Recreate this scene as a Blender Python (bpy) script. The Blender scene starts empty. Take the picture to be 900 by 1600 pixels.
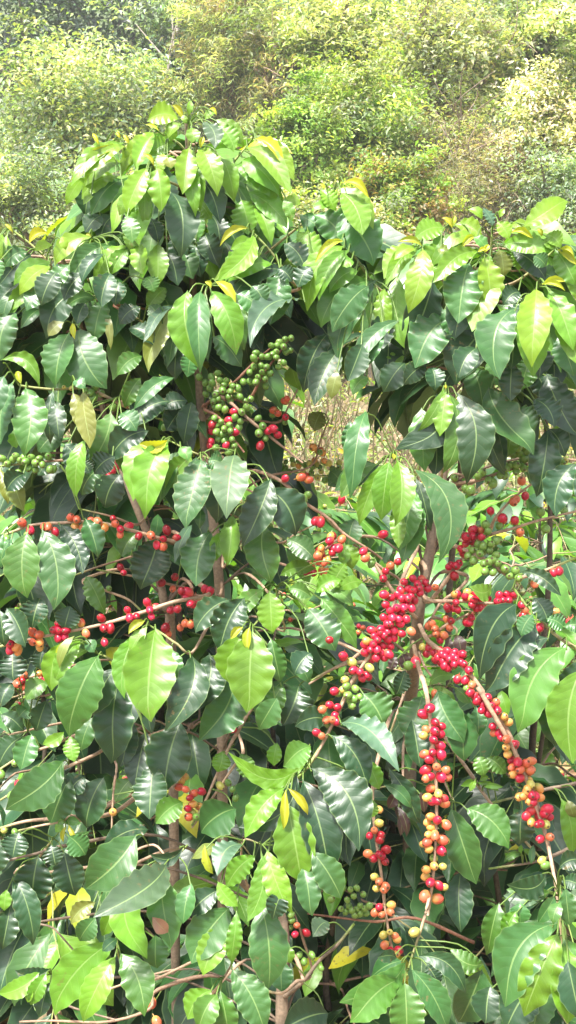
import bpy, math, random
import numpy as np
from mathutils import Vector
R = random.Random(7)
NR = np.random.RandomState(11)
SC = bpy.context.scene
COL = SC.collection
# ---------------------------------------------------------------- camera model
CAMZ, PITCH, FPX = 1.7, math.radians(8), 2000.0
CAM = np.array([0.0, 0.0, CAMZ])
FW = np.array([0, math.cos(PITCH), -math.sin(PITCH)])
UP = np.array([0, math.sin(PITCH), math.cos(PITCH)])
RT = np.array([1.0, 0, 0])
def P(px, py, D):
    return CAM + RT*((px-450)/FPX*D) + UP*((800-py)/FPX*D) + FW*D
def ground(y):
    y = np.asarray(y, float)
    return 0.25*np.clip(y-5, 0, 9) + 0.20*np.clip(y-14, 0, 30) + 0.9*np.clip(y-26, 0, 14)
def nrm(v):
    v = np.asarray(v, float); return v/(np.linalg.norm(v)+1e-12)
# ---------------------------------------------------------------- mesh builder
class MB:
    def __init__(s): s.v=[]; s.f=[]; s.uv=[]; s.c=[]; s.mi=[]; s.n=0
    def add(s, v, f, uv, c, mi=0):
        s.v.append(v); s.f.append(f+s.n); s.uv.append(uv); s.c.append(c); s.mi.append(np.full(len(f), mi, np.int32)); s.n += len(v)
    def empty(s): return s.n == 0
    def mesh(s, name, mats, smooth=True, origin=None):
        v=np.concatenate(s.v).astype(np.float32); f=np.concatenate(s.f).astype(np.int32)
        if origin is not None: v = v-np.asarray(origin, np.float32)
        uv=np.concatenate(s.uv).astype(np.float32); c=np.concatenate(s.c).astype(np.float32); mi=np.concatenate(s.mi)
        me=bpy.data.meshes.new(name); k=f.shape[1]
        me.vertices.add(len(v)); me.vertices.foreach_set('co', v.ravel())
        me.loops.add(f.size); me.loops.foreach_set('vertex_index', f.ravel())
        me.polygons.add(len(f)); me.polygons.foreach_set('loop_start', np.arange(0,f.size,k,dtype=np.int32))
        me.polygons.foreach_set('loop_total', np.full(len(f),k,np.int32))
        me.polygons.foreach_set('use_smooth', np.full(len(f), smooth))
        if not isinstance(mats,(list,tuple)): mats=[mats]
        for m in mats: me.materials.append(m)
        me.polygons.foreach_set('material_index', mi)
        u=me.uv_layers.new(name='UVMap'); u.data.foreach_set('uv', uv[f.ravel()].ravel())
        a=me.attributes.new('Col','FLOAT_COLOR','POINT'); a.data.foreach_set('color', c.ravel())
        me.update(); me.validate()
        return me
    def build(s, name, mats, parent=None, smooth=True, origin=None):
        o=bpy.data.objects.new(name, s.mesh(name, mats, smooth, origin)); COL.objects.link(o)
        if origin is not None: o.location = Vector(origin)
        if parent is not None: o.parent=parent; o.location = Vector(o.location)-wpos(parent)
        return o
def wpos(o):
    p=Vector((0,0,0))
    while o is not None: p+=o.location; o=o.parent
    return p
def tag(o, label=None, cat=None, group=None, kind=None):
    for k,v in (('label',label),('category',cat),('group',group),('kind',kind)):
        if v: o[k]=v
    return o
def empty(name, loc, label, cat, group=None):
    o=bpy.data.objects.new(name,None); COL.objects.link(o); o.location=Vector(loc); o.empty_display_size=.1
    return tag(o,label,cat,group)
# ---------------------------------------------------------------- leaves
LC = {  # natural leaf colours + youth; W greyed to carry the glossy sheen
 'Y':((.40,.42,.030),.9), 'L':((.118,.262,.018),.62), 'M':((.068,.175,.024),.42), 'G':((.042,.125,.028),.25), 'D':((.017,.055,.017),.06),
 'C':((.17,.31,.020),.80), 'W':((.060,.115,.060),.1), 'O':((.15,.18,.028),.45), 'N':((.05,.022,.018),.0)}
_grid={}
def grid(nu,nv):
    if (nu,nv) not in _grid:
        i,j=np.meshgrid(np.arange(nu),np.arange(nv),indexing='ij'); b=(i*(nv+1)+j).ravel()
        _grid[(nu,nv)]=np.stack([b,b+1,b+nv+2,b+nv+1],1)
    return _grid[(nu,nv)]
def leaf(mb, base, tip, w, n0, col, young, nu=24, nv=8, bow=.1, sick=0., fold=.12, ruf=.05, twist=0., waves=None):
    base=np.asarray(base); d=np.asarray(tip)-base; L=np.linalg.norm(d)
    if L<1e-4: return
    a=d/L; s=nrm(np.cross(a,n0)); n=np.cross(s,a)
    u=np.linspace(0,1,nu+1)[:,None]; v=np.linspace(-1,1,nv+1)[None,:]
    uu=np.clip((u-.03)/.97,0,1)
    W=np.sin(np.pi*uu**.98)**.80
    t=np.clip((u-.84)/.16,0,1); W=W*(1-.50*t*t*(3-2*t)*(1-t*.3))+.010+.03*(uu>.9)*(1-uu)*4
    k=min(waves or R.uniform(4.5,8),nu/4.2); ph=R.uniform(0,6.3); ph2=R.uniform(0,6.3)
    wave=np.where(v>0,np.sin(2*np.pi*k*u+ph),np.sin(2*np.pi*k*u+ph2))*np.clip(1.3-u,.4,1)
    av=np.abs(v)
    Ws=W*(1+.06*wave*(av>.6))*w/2
    th=twist*(u-.4)*1.0
    cs,sn=np.cos(th),np.sin(th)
    off_s=v*Ws; off_n=fold*av**1.3*Ws*1.6 + ruf*w*R.uniform(.4,1.2)*wave*av**2.5*np.minimum(W*1.6,1)
    os_=off_s*cs-off_n*sn; on=off_s*sn+off_n*cs
    arch=4*u*(1-u)*(1.15-.3*u)
    curl=np.clip((u-.8)/.2,0,1)**2
    on=on+bow*L*arch-L*R.uniform(-.02,.07)*curl; os_=os_+sick*L*arch+L*R.uniform(-.05,.05)*curl
    x=base[None,None,:]+a*(u*L+0*v)[...,None]+s*(os_)[...,None]+n*(on)[...,None]
    uv=np.stack([u+0*v,(v+1)/2+0*u],-1).reshape(-1,2)
    c=np.empty((uv.shape[0],4)); c[:,:3]=col; c[:,3]=young
    mb.add(x.reshape(-1,3),grid(nu,nv),uv,c,1 if L<.085 else 0)
    return s
def jit(c,a=.16):
    f=1+R.uniform(-a,a); h=R.uniform(-a,a)*.5
    return (min(c[0]*f*(1+h),1),min(c[1]*f,1),min(c[2]*f*(1-h),1))
# ---------------------------------------------------------------- tubes
def smooth_path(pts, per=4):
    pts=[np.asarray(p,float) for p in pts]
    if len(pts)<3: 
        return [pts[0]*(1-t)+pts[1]*t for t in np.linspace(0,1,per+1)]
    q=[2*pts[0]-pts[1]]+pts+[2*pts[-1]-pts[-2]]; out=[]
    for i in range(1,len(q)-2):
        p0,p1,p2,p3=q[i-1:i+3]
        for t in np.linspace(0,1,per,endpoint=False):
            out.append(.5*((2*p1)+(-p0+p2)*t+(2*p0-5*p1+4*p2-p3)*t*t+(-p0+3*p1-3*p2+p3)*t**3))
    out.append(pts[-1]); return out
def tube(mb, pts, rads, cols, sides=6, knots=0.):
    pts=np.array(pts); m=len(pts)
    rads=np.asarray(rads,float)*np.ones(m); cols=np.asarray(cols,float)
    if cols.ndim==1: cols=np.tile(cols,(m,1))
    if knots>0:
        rads=rads*(1+knots*(NR.rand(m)>.72)+knots*.25*NR.randn(m))
    rads=np.maximum(rads,2e-4)
    T=np.gradient(pts,axis=0); T/=np.linalg.norm(T,axis=1)[:,None]+1e-9
    ref=np.array([.13,.3,.94]); X=np.cross(T,ref); bad=np.linalg.norm(X,axis=1)<.2
    X[bad]=np.cross(T[bad],[1,0,0]); X/=np.linalg.norm(X,axis=1)[:,None]+1e-9; Y=np.cross(T,X)
    th=np.arange(sides)/sides*2*np.pi
    ring=X[:,None,:]*np.cos(th)[None,:,None]+Y[:,None,:]*np.sin(th)[None,:,None]
    v=pts[:,None,:]+ring*rads[:,None,None]
    v=np.concatenate([v, ], 0)
    i,j=np.meshgrid(np.arange(m-1),np.arange(sides),indexing='ij'); j2=(j+1)%sides
    f=np.stack([i*sides+j,i*sides+j2,(i+1)*sides+j2,(i+1)*sides+j],-1).reshape(-1,4)
    ln=np.concatenate([[0],np.cumsum(np.linalg.norm(np.diff(pts,axis=0),axis=1))])
    uv=np.stack([np.repeat(ln,sides),np.tile(th/6.28,m)],1)
    c=np.ones((m*sides,4)); c[:,:3]=np.repeat(cols[:,:3],sides,0)
    mb.add(v.reshape(-1,3),f,uv,c)
    # end cap (quads on the last ring)
    for e in (0,m-1):
        if sides==6:
            b=e*sides; q=np.array([[b,b+1,b+2,b+3],[b,b+3,b+4,b+5]])
            mb.f.append(q+mb.n-m*sides); mb.mi.append(np.zeros(2,np.int32))
# ---------------------------------------------------------------- materials
def mat(name):
    m=bpy.data.materials.new(name); m.use_nodes=True; nt=m.node_tree; nt.nodes.clear()
    return m,nt,nt.nodes,nt.links
def mathn(nd,lk,op,a,b=None,c=None,clamp=False):
    n=nd.new('ShaderNodeMath'); n.operation=op; n.use_clamp=clamp
    for i,x in enumerate((a,b,c)):
        if x is None: continue
        if isinstance(x,(int,float)): n.inputs[i].default_value=x
        else: lk.new(x,n.inputs[i])
    return n.outputs[0]
def mixc(nd,lk,fac,a,b,mode='MIX'):
    n=nd.new('ShaderNodeMix'); n.data_type='RGBA'; n.blend_type=mode
    for s,x in ((n.inputs[0],fac),(n.inputs[6],a),(n.inputs[7],b)):
        if isinstance(x,(int,float)): s.default_value=x
        elif isinstance(x,tuple): s.default_value=(*x,1) if len(x)==3 else x
        else: lk.new(x,s)
    return n.outputs[2]
def leaf_material(name, detail=True, bd=.0011, rough=.40, transl=.31, coat=.05):
    m,nt,nd,lk=mat(name)
    at=nd.new('ShaderNodeAttribute'); at.attribute_name='Col'
    tc=nd.new('ShaderNodeTexCoord'); geo=nd.new('ShaderNodeNewGeometry')
    nz=nd.new('ShaderNodeTexNoise'); nz.inputs['Scale'].default_value=38; nz.inputs['Detail'].default_value=3; lk.new(tc.outputs['Object'],nz.inputs['Vector'])
    col=at.outputs['Color']; young=at.outputs['Alpha']
    f=mathn(nd,lk,'MULTIPLY_ADD',nz.outputs['Fac'],.7,.65)
    cc=nd.new('ShaderNodeCombineColor'); [lk.new(f,cc.inputs[i]) for i in range(3)]
    col=mixc(nd,lk,1.0,col,cc.outputs[0],'MULTIPLY')
    normal=None
    n3=nd.new('ShaderNodeTexNoise'); n3.inputs['Scale'].default_value=9; n3.inputs['Detail'].default_value=4; lk.new(tc.outputs['Object'],n3.inputs['Vector'])
    n4=nd.new('ShaderNodeTexNoise'); n4.inputs['Scale'].default_value=140; n4.inputs['Detail'].default_value=2; lk.new(tc.outputs['Object'],n4.inputs['Vector'])
    if detail:
        sp=mathn(nd,lk,'MULTIPLY',mathn(nd,lk,'MULTIPLY',mathn(nd,lk,'SUBTRACT',n4.outputs['Fac'],.62,clamp=True),14.0,clamp=True),mathn(nd,lk,'MULTIPLY',mathn(nd,lk,'SUBTRACT',n3.outputs['Fac'],.52,clamp=True),6.0,clamp=True))
        col=mixc(nd,lk,mathn(nd,lk,'MULTIPLY',sp,.7),col,(.16,.11,.04))
    if detail:
        uvs=nd.new('ShaderNodeSeparateXYZ'); lk.new(tc.outputs['UV'],uvs.inputs[0])
        u=uvs.outputs[0]; v=mathn(nd,lk,'ABSOLUTE',mathn(nd,lk,'MULTIPLY_ADD',uvs.outputs[1],2.0,-1.0))
        side=mathn(nd,lk,'GREATER_THAN',uvs.outputs[1],.5)
        t=mathn(nd,lk,'SUBTRACT',mathn(nd,lk,'MULTIPLY_ADD',side,.5,mathn(nd,lk,'MULTIPLY',u,10.0)),mathn(nd,lk,'MULTIPLY',mathn(nd,lk,'POWER',v,1.3),1.7))
        fr=mathn(nd,lk,'FRACT',t)
        dist=mathn(nd,lk,'ABSOLUTE',mathn(nd,lk,'SUBTRACT',fr,.5))     # .5 at a vein
        vein=mathn(nd,lk,'MULTIPLY',mathn(nd,lk,'SUBTRACT',dist,.46,clamp=True),25.0,clamp=True)
        vein=mathn(nd,lk,'MULTIPLY',vein,mathn(nd,lk,'SUBTRACT',1.0,mathn(nd,lk,'POWER',v,2.0)))
        rib=mathn(nd,lk,'MULTIPLY',mathn(nd,lk,'SUBTRACT',.050,v,clamp=True),40.0,clamp=True)
        lit=mathn(nd,lk,'MAXIMUM',mathn(nd,lk,'MULTIPLY',vein,mathn(nd,lk,'MULTIPLY_ADD',young,.45,.12)),rib)
        pale=mixc(nd,lk,.45,col,(.36,.50,.18))
        col=mixc(nd,lk,mathn(nd,lk,'MULTIPLY',lit,.75),col,pale)
        # pale thin margin
        edge=mathn(nd,lk,'MULTIPLY',mathn(nd,lk,'SUBTRACT',v,.93,clamp=True),8.0,clamp=True)
        col=mixc(nd,lk,edge,col,pale)
        quilt=mathn(nd,lk,'MULTIPLY',mathn(nd,lk,'POWER',mathn(nd,lk,'SUBTRACT',1.0,mathn(nd,lk,'MULTIPLY',dist,2.0)),.55),mathn(nd,lk,'SUBTRACT',1.0,mathn(nd,lk,'POWER',v,4.0)))
        h=mathn(nd,lk,'SUBTRACT',quilt,mathn(nd,lk,'MULTIPLY',rib,.8))
        h=mathn(nd,lk,'MULTIPLY_ADD',nz.outputs['Fac'],.5,h)
        bp=nd.new('ShaderNodeBump'); bp.inputs['Strength'].default_value=.25; bp.inputs['Distance'].default_value=bd; lk.new(h,bp.inputs['Height']); normal=bp.outputs[0]
    under=mixc(nd,lk,.45,col,(.17,.27,.09))
    col2=mixc(nd,lk,geo.outputs['Backfacing'],col,under)
    pr=nd.new('ShaderNodeBsdfPrincipled'); lk.new(col2,pr.inputs['Base Color'])
    rr=mathn(nd,lk,'MULTIPLY_ADD',geo.outputs['Backfacing'],.25,mathn(nd,lk,'ADD',mathn(nd,lk,'MULTIPLY_ADD',n3.outputs['Fac'],.34,rough-.24),mathn(nd,lk,'MULTIPLY',n4.outputs['Fac'],.16)))
    lk.new(rr,pr.inputs['Roughness']); pr.inputs['Specular IOR Level'].default_value=.62
    pr.inputs['Coat Weight'].default_value=coat; pr.inputs['Coat Roughness'].default_value=.22
    tr=nd.new('ShaderNodeBsdfTranslucent')
    tcl=mixc(nd,lk,1.0,col,(1.45,1.5,.45),'MULTIPLY'); lk.new(tcl,tr.inputs['Color'])
    if normal is not None: lk.new(normal,pr.inputs['Normal']); lk.new(normal,tr.inputs['Normal'])
    mx=nd.new('ShaderNodeMixShader'); lk.new(mathn(nd,lk,'MULTIPLY_ADD',young,.22,transl-.13),mx.inputs[0])
    lk.new(pr.outputs[0],mx.inputs[1]); lk.new(tr.outputs[0],mx.inputs[2])
    out=nd.new('ShaderNodeOutputMaterial'); lk.new(mx.outputs[0],out.inputs[0])
    return m
def bark_material(name, scale=220., bump=.0012, rough=.75):
    m,nt,nd,lk=mat(name)
    at=nd.new('ShaderNodeAttribute'); at.attribute_name='Col'; tc=nd.new('ShaderNodeTexCoord')
    nz=nd.new('ShaderNodeTexNoise'); nz.inputs['Scale'].default_value=scale; nz.inputs['Detail'].default_value=5; lk.new(tc.outputs['Object'],nz.inputs['Vector'])
    n2=nd.new('ShaderNodeTexNoise'); n2.inputs['Scale'].default_value=scale*.16; n2.inputs['Detail'].default_value=3; lk.new(tc.outputs['Object'],n2.inputs['Vector'])
    f=mathn(nd,lk,'ADD',mathn(nd,lk,'MULTIPLY_ADD',nz.outputs['Fac'],1.3,-.15),mathn(nd,lk,'MULTIPLY_ADD',n2.outputs['Fac'],.9,-.0))
    cc=nd.new('ShaderNodeCombineColor'); [lk.new(f,cc.inputs[i]) for i in range(3)]
    col=mixc(nd,lk,1.0,at.outputs['Color'],cc.outputs[0],'MULTIPLY')
    pr=nd.new('ShaderNodeBsdfPrincipled'); lk.new(col,pr.inputs['Base Color']); pr.inputs['Roughness'].default_value=rough
    bp=nd.new('ShaderNodeBump'); bp.inputs['Strength'].default_value=.6; bp.inputs['Distance'].default_value=bump; lk.new(nz.outputs['Fac'],bp.inputs['Height']); lk.new(bp.outputs[0],pr.inputs['Normal'])
    out=nd.new('ShaderNodeOutputMaterial'); lk.new(pr.outputs[0],out.inputs[0]); return m
def berry_material(name, c1, c2, spot=.0, c3=(.5,.3,.05)):
    m,nt,nd,lk=mat(name)
    oi=nd.new('ShaderNodeObjectInfo'); tc=nd.new('ShaderNodeTexCoord')
    at=nd.new('ShaderNodeAttribute'); at.attribute_name='Col'
    nz=nd.new('ShaderNodeTexNoise'); nz.inputs['Scale'].default_value=110; nz.inputs['Detail'].default_value=2; lk.new(tc.outputs['Object'],nz.inputs['Vector'])
    f=mathn(nd,lk,'MULTIPLY_ADD',nz.outputs['Fac'],.9,mathn(nd,lk,'MULTIPLY_ADD',oi.outputs['Random'],.7,-.35),clamp=True)
    col=mixc(nd,lk,f,c1,c2); sz=nd.new('ShaderNodeSeparateColor'); lk.new(at.outputs['Color'],sz.inputs[0])
    if spot: col=mixc(nd,lk,mathn(nd,lk,'MULTIPLY',mathn(nd,lk,'SUBTRACT',mathn(nd,lk,'MULTIPLY_ADD',nz.outputs['Fac'],.6,.15),sz.outputs[0],clamp=True),spot,clamp=True),col,c3)
    col=mixc(nd,lk,mathn(nd,lk,'SUBTRACT',1.0,at.outputs['Alpha']),col,(.10,.06,.03))
    pr=nd.new('ShaderNodeBsdfPrincipled'); lk.new(col,pr.inputs['Base Color']); lk.new(mathn(nd,lk,'MULTIPLY_ADD',nz.outputs['Fac'],.35,.14),pr.inputs['Roughness']); pr.inputs['Specular IOR Level'].default_value=.5
    pr.inputs['Subsurface Weight'].default_value=.12; pr.inputs['Subsurface Radius'].default_value=(.004,.002,.001); pr.inputs['Subsurface Scale'].default_value=1.
    out=nd.new('ShaderNodeOutputMaterial'); lk.new(pr.outputs[0],out.inputs[0]); return m
ML=[leaf_material('coffee_leaf'),leaf_material('small_coffee_leaf',bd=.0004)]; MLF=leaf_material('coffee_leaf_far',detail=False,rough=.42); MLF=[MLF,MLF]
MT=leaf_material('tree_leaf',detail=False,rough=.45,transl=.50)
MW=bark_material('coffee_twig'); MTR=bark_material('tree_bark',60,.01)
BM={'r':berry_material('ripe_red_skin',(.56,.016,.055),(.38,.010,.030),1.3,(.62,.16,.06)),
    'k':berry_material('dark_red_skin',(.27,.006,.018),(.36,.012,.02)),
    'o':berry_material('orange_red_skin',(.58,.075,.045),(.58,.17,.07),2.2,(.55,.34,.08)),
    'a':berry_material('amber_skin',(.66,.23,.06),(.60,.35,.09),2.2,(.36,.40,.08)),
    'y':berry_material('yellow_green_skin',(.38,.40,.09),(.52,.40,.09),2.0,(.20,.34,.06)),
    'g':berry_material('green_skin',(.11,.23,.04),(.18,.30,.06))}
BK='rkoayg'
def berry_arrays(r):
    nu,nv=12,8
    vs=[];fs=[];al=[]
    prof=[(0,-1.06)]; 
    for i in range(1,nv): 
        th=math.pi*i/nv; prof.append((math.sin(th),-math.cos(th)*1.12))
    prof+= [(.20,1.10),(.17,1.14),(.10,1.06)]
    for k,(pr,pz) in enumerate(prof):
        for j in range(nu):
            a=2*math.pi*j/nu; vs.append((max(pr,.001)*math.cos(a)*r,max(pr,.001)*math.sin(a)*r*.94,pz*r)); al.append(0 if k>=nv else 1)
    for k in range(len(prof)-1):
        for j in range(nu): fs.append((k*nu+j,k*nu+(j+1)%nu,(k+1)*nu+(j+1)%nu,(k+1)*nu+j))
    # stalk
    b=len(vs)
    for z,q in ((-1.05,.16),(-1.6,.12)):
        for j in range(4): vs.append((q*r*math.cos(j*1.571),q*r*math.sin(j*1.571),z*r)); al.append(.45)
    for j in range(4): fs.append((b+j,b+(j+1)%4,b+4+(j+1)%4,b+4+j))
    v=np.array(vs); c=np.zeros((len(v),4)); c[:,3]=al; c[:,:3]=((v[:,2]/r+1.1)/2.2).clip(0,1)[:,None]
    return v,np.array(fs),c
BV,BF,BC=berry_arrays(.0064)
BME={}
for k in BK:
    mb=MB(); mb.add(BV,BF,np.zeros((len(BV),2)),BC); BME[k]=mb.mesh('coffee_cherry',BM[k])
def rotmat(z):   # matrix taking +z to direction z
    z=nrm(z); x=nrm(np.cross([.31,.77,.2],z)); y=np.cross(z,x); return np.stack([x,y,z],1)
# ---------------------------------------------------------------- coffee plants with traced branches
WOOD=(.30,.19,.125); TAN=(.40,.27,.18); GREY=(.20,.145,.10); GST=(.20,.30,.06); RBR=(.22,.10,.06)
class Plant:
    def __init__(s,label,stem,rad,D,group=None):
        pts=[P(x,y,D+dd) for x,y,dd in stem]
        last=pts[-1].copy(); base=np.array([last[0],last[1]+.02,0.0])
        s.root=empty('coffee_plant',base,label,'coffee plant',group)
        path=smooth_path(pts+[(last*.5+base*.5),base],5)
        mb=MB(); m=len(path); rr=np.linspace(rad*.35,rad,m); 
        cc=np.array([GST]*2+[RBR]*2+[GREY]*(m-4)) if m>4 else GREY
        cc=np.array([GREY]*m)
        tube(mb,path,rr,cc,8,.10)
        mb.build('stem',MW,s.root)
        s.path=np.array(path); s.cand=[]
PL={}
BR_LOG=[]
def parse(txt):
    out=[]
    for e in txt.replace('\n',' ').split(';'):
        e=e.strip()
        if not e: continue
        q=[x.strip() for x in e.split(',')]
        out.append(q)
    return out
def branch(pl, ox, oy, sc, D, wood=None, leaves='', berries='', wr=.003, wcol=TAN, link=True, dd=0., label=None, gtip=False):
    """wood: list of (x,y[,depth offset]) in zoomed coordinates from tip to stem; leaves 'bx,by,tx,ty,w,C[,curve[,tilt]]'; berries 'x,y,k'"""
    p=PL[pl]; X=lambda x,y,d: P(ox+x/sc, oy+y/sc, d)
    L=parse(leaves); B=parse(berries)
    if wood: pts=[X(w[0],w[1],D+(w[2] if len(w)>2 else 0)) for w in wood]
    else:
        src=[(float(q[0]),float(q[1])) for q in L] or [(float(q[0]),float(q[1])) for q in B]
        mx=sum(a for a,_ in src)/len(src); my=sum(b for _,b in src)/len(src)
        pts=[X(mx,my-6,D+.015),X(mx,my+10,D+.03)]
    core=len(pts)
    if link:
        e=pts[-1]; sp=p.path
        k=np.argmin(np.abs(sp[:,2]-(e[2]-.05))); t=sp[k]
        if np.linalg.norm(t-e)>.03:
            back=np.array([0,.12,0]) if t[1]>e[1]-.05 else np.zeros(3)
            pts=pts+[e*.5+t*.5+np.array([0,0,.02])+back*.5,t]
    path=np.array(smooth_path(pts,5)); m=len(path)
    tt=np.linspace(0,1,m); rr=wr*(.5+.55*tt)
    g=np.array(GST); wc=np.array(wcol)
    k=np.clip(tt*(6 if not gtip else 1.6),0,1)[:,None] if L else np.ones((m,1))
    cols=g*(1-k)+wc*k
    pc=min(core*5,m); rr[pc:]*=.72; cols[pc:]=np.array((.13,.09,.06))
    nz_=.8+.4*NR.rand(m)[:,None]; cols=cols*nz_
    mb=MB(); tube(mb,path,rr,cols,6,.16)
    # swollen nodes
    o=mb.build('branch',MW,p.root)
    if label: o['label']=label
    fol=MB(); yng=MB(); pet=0
    for idx,q in enumerate(L):
        bx,by,tx,ty,w=map(float,q[:5]); c=q[5]; cur=float(q[6]) if len(q)>6 and q[6] else None
        tilt=float(q[7]) if len(q)>7 else None
        dl=D-.006-idx*.0065
        b=X(bx,by,dl); ln=math.hypot(tx-bx,ty-by)/sc/1000*D/2*1.0
        if tilt is None: tilt = R.uniform(.05,.42) if c!='W' else .85
        if ty<by: tilt=-.05
        t=X(tx,ty,dl-ln*2*0.5*tilt)
        # keep the projected tip where it was while leaning the leaf
        ww=w/sc/FPX*D*R.uniform(1.0,1.14)
        if c=='Y': ww*=.72
        dxn=(tx-bx)/(math.hypot(tx-bx,ty-by)+1e-6)
        s0=cur if cur is not None else .13*dxn
        n0=nrm(np.array([R.uniform(-.32,.32),-1,R.uniform(.05,.55)]))
        if c in 'W': n0=nrm(np.array([R.uniform(-.2,.3),-.7,.8]))
        if c=='D' and R.random()<.30: c='G'
        elif c=='G' and R.random()<.35: c='M'
        elif c=='M' and R.random()<.25: c='L'
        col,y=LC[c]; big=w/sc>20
        # sickle sign: s = a x n0 ; screen right-handed
        a=nrm(t-b); s=nrm(np.cross(a,n0)); up=np.array([0,0,1.0])
        if cur is None: sk=abs(s0)*(1 if np.dot(s,up)>0 else -1)
        else:
            want=X(bx+(ty-by)*.1,by-(tx-bx)*.1,dl)-b; sk=cur*(1 if np.dot(s,want)>0 else -1)
        tgt=yng if c=='Y' else fol
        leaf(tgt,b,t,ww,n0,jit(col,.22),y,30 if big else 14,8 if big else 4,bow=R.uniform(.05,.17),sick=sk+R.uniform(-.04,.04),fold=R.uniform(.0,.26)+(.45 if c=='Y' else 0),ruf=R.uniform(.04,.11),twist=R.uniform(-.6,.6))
        # petiole to the nearest point of the twig
        dd2=np.linalg.norm(path[:max(core*5,6)]-b,axis=1); j=int(np.argmin(dd2))
        if dd2[j]>.004:
            e=path[j]; a2=b+a*.006; mid=(b*.6+e*.4)+np.array([0,0,.15*dd2[j]])
            tube(fol,smooth_path([a2,mid,e],3),[.0011]*6+[.0014] if False else .0012,(.17,.27,.06),4)
    for mbx,nm in ((fol,'foliage'),(yng,'young_leaves')):
        if not mbx.empty():
            f=mbx.build(nm,ML,o)
            if nm=='young_leaves': f['label']='yellow-green young leaves at the shoot tip'
    for q in B:
        x,y,k=float(q[0]),float(q[1]),q[2]; r=(float(q[3]) if len(q)>3 else 1.)*(.9 if k=='g' and D>2.02 else 1)
        pb=X(x,y,D); dist=np.linalg.norm(path[:,[0,2]]-pb[[0,2]],axis=1); j=int(np.argmin(dist)); ax=path[j]
        dep=np.dot(ax-CAM,FW); off=dist[j]
        sgn=-1 if R.random()<.9 else 1
        dz=math.sqrt(max(.0092**2-off**2,0))*sgn if off<.0092 else R.uniform(-.008,.006)
        if off>.02: dz=R.uniform(-.014,.004)
        dz-=.001
        pb=X(x,y,dep+dz)
        dr=nrm(nrm(pb-ax)+np.array([R.uniform(-.5,.5),R.uniform(-.7,.1),R.uniform(-.6,.2)]))
        p.cand.append((o,pb,dr,k,R.uniform(.90,1.10)*r,dep))
        if off>.016:   # fruit stalk back to the twig
            pass
    BR_LOG.append(o); return o
def finish_cherries(p):
    c=p.cand
    c=sorted(c,key=lambda e:(e[5]/e[4]) if False else e[5]-.3*e[4])
    main=c[:100]; rest=c[100:]
    for o,pb,dr,k,s,_ in main:
        q=bpy.data.objects.new('coffee_cherry',BME[k]); COL.objects.link(q); q.parent=o
        M=rotmat(dr); from mathutils import Matrix; M=M*np.array([R.uniform(.93,1.03),R.uniform(.9,1.),R.uniform(1.0,1.16)])
        M4=Matrix([[*(M[i]*s),pb[i]] for i in range(3)]+[[0,0,0,1]])
        q.matrix_local=Matrix.Translation(-wpos(o))@M4
    if rest:
        mb=MB()
        for o,pb,dr,k,s,_ in rest:
            mb.add((BV*s)@rotmat(dr).T+pb,BF,np.zeros((len(BV),2)),BC,BK.index(k))
        q=mb.build('cherries',[BM[k] for k in BK],p.root); q['kind']='stuff'
# ---------------------------------------------------------------- generic coffee bushes
def limb(root,a,d,length,lf,palette,detail,low,size=1.,droop=.5,gap=.045,start=.25,wcol=WOOD,cherry=0,wr=.0024):
    """one side branch with opposite leaf pairs; a start, d horizontal direction"""
    pts=[]; n=7; d=nrm(d)
    for i in range(n+1):
        t=i/n; pts.append(a+d*length*t+np.array([0,0,length*(.28*t-droop*t*t)])+NR.randn(3)*.004*(i>0))
    path=np.array(smooth_path(pts,2)); m=len(path)
    tt=np.linspace(1,0,m)[:,None]; mb=MB(); tube(mb,path,wr*(.4+.7*tt[:,0]),np.array(GST)*(1-np.clip(tt*1.6,0,1))+np.array(wcol)*np.clip(tt*1.6,0,1),6 if detail else 4,.1)
    o=mb.build('branch',MW,root)
    fo=MB(); s=start*length; side=R.choice([0,1]); cr=MB()
    while s<=length:
        t=s/length; k=min(int(t*(m-1)),m-2); fr=t*(m-1)-k; b=path[k]*(1-fr)+path[k+1]*fr; T=nrm(path[k+1]-path[k])
        if cherry and R.random()<cherry and t<.85:
            for _ in range(R.randint(2,6)):
                dr=nrm(NR.randn(3)); kk=R.choice('ggryo' if cherry<.5 else 'rrogy'); cr.add((BV*R.uniform(.9,1.1))@rotmat(dr).T+b+dr*.010,BF,np.zeros((len(BV),2)),BC,BK.index(kk))
        if R.random()<low:
            for sg in (-1,1):
                h=nrm(np.cross(T,[0,0,1]))*sg; tipish=t>.86
                L=R.uniform(.115,.185)*size*(.6 if tipish else 1)
                hang=R.uniform(.35,1.1) if not tipish else R.uniform(0,.6)
                dr=nrm(h*R.uniform(.55,.95)+T*R.uniform(.3,.9)+np.array([0,0,-hang])+NR.randn(3)*.12)
                n0=nrm(np.array([0,-.15,1.0])+h*.25*R.uniform(-1,1)+NR.randn(3)*.18)
                if abs(np.dot(n0,dr))>.92: n0=nrm(n0+T)
                c=('L' if R.random()<.6 else 'Y') if t>.93 else R.choice(palette)
                if t>.84 and t<=.93: c='L' if R.random()<.5 else 'G'
                col,y=LC[c]
                leaf(fo,b+dr*.01,b+dr*(L+.01),L*R.uniform(.36,.46),n0,jit(col,.28),y,16 if detail else 7,6 if detail else 2,bow=R.uniform(.05,.16),fold=R.uniform(.05,.3),ruf=R.uniform(.02,.06) if detail else .02,twist=R.uniform(-.4,.4),waves=None if detail else 3.)
        s+=gap*R.uniform(.8,1.25)
    if not fo.empty(): fo.build('foliage',ML if detail else MLF,o)
    if not cr.empty():
        q=cr.build('cherries',[BM[k] for k in BK],o); q['kind']='stuff'
    return o
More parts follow.
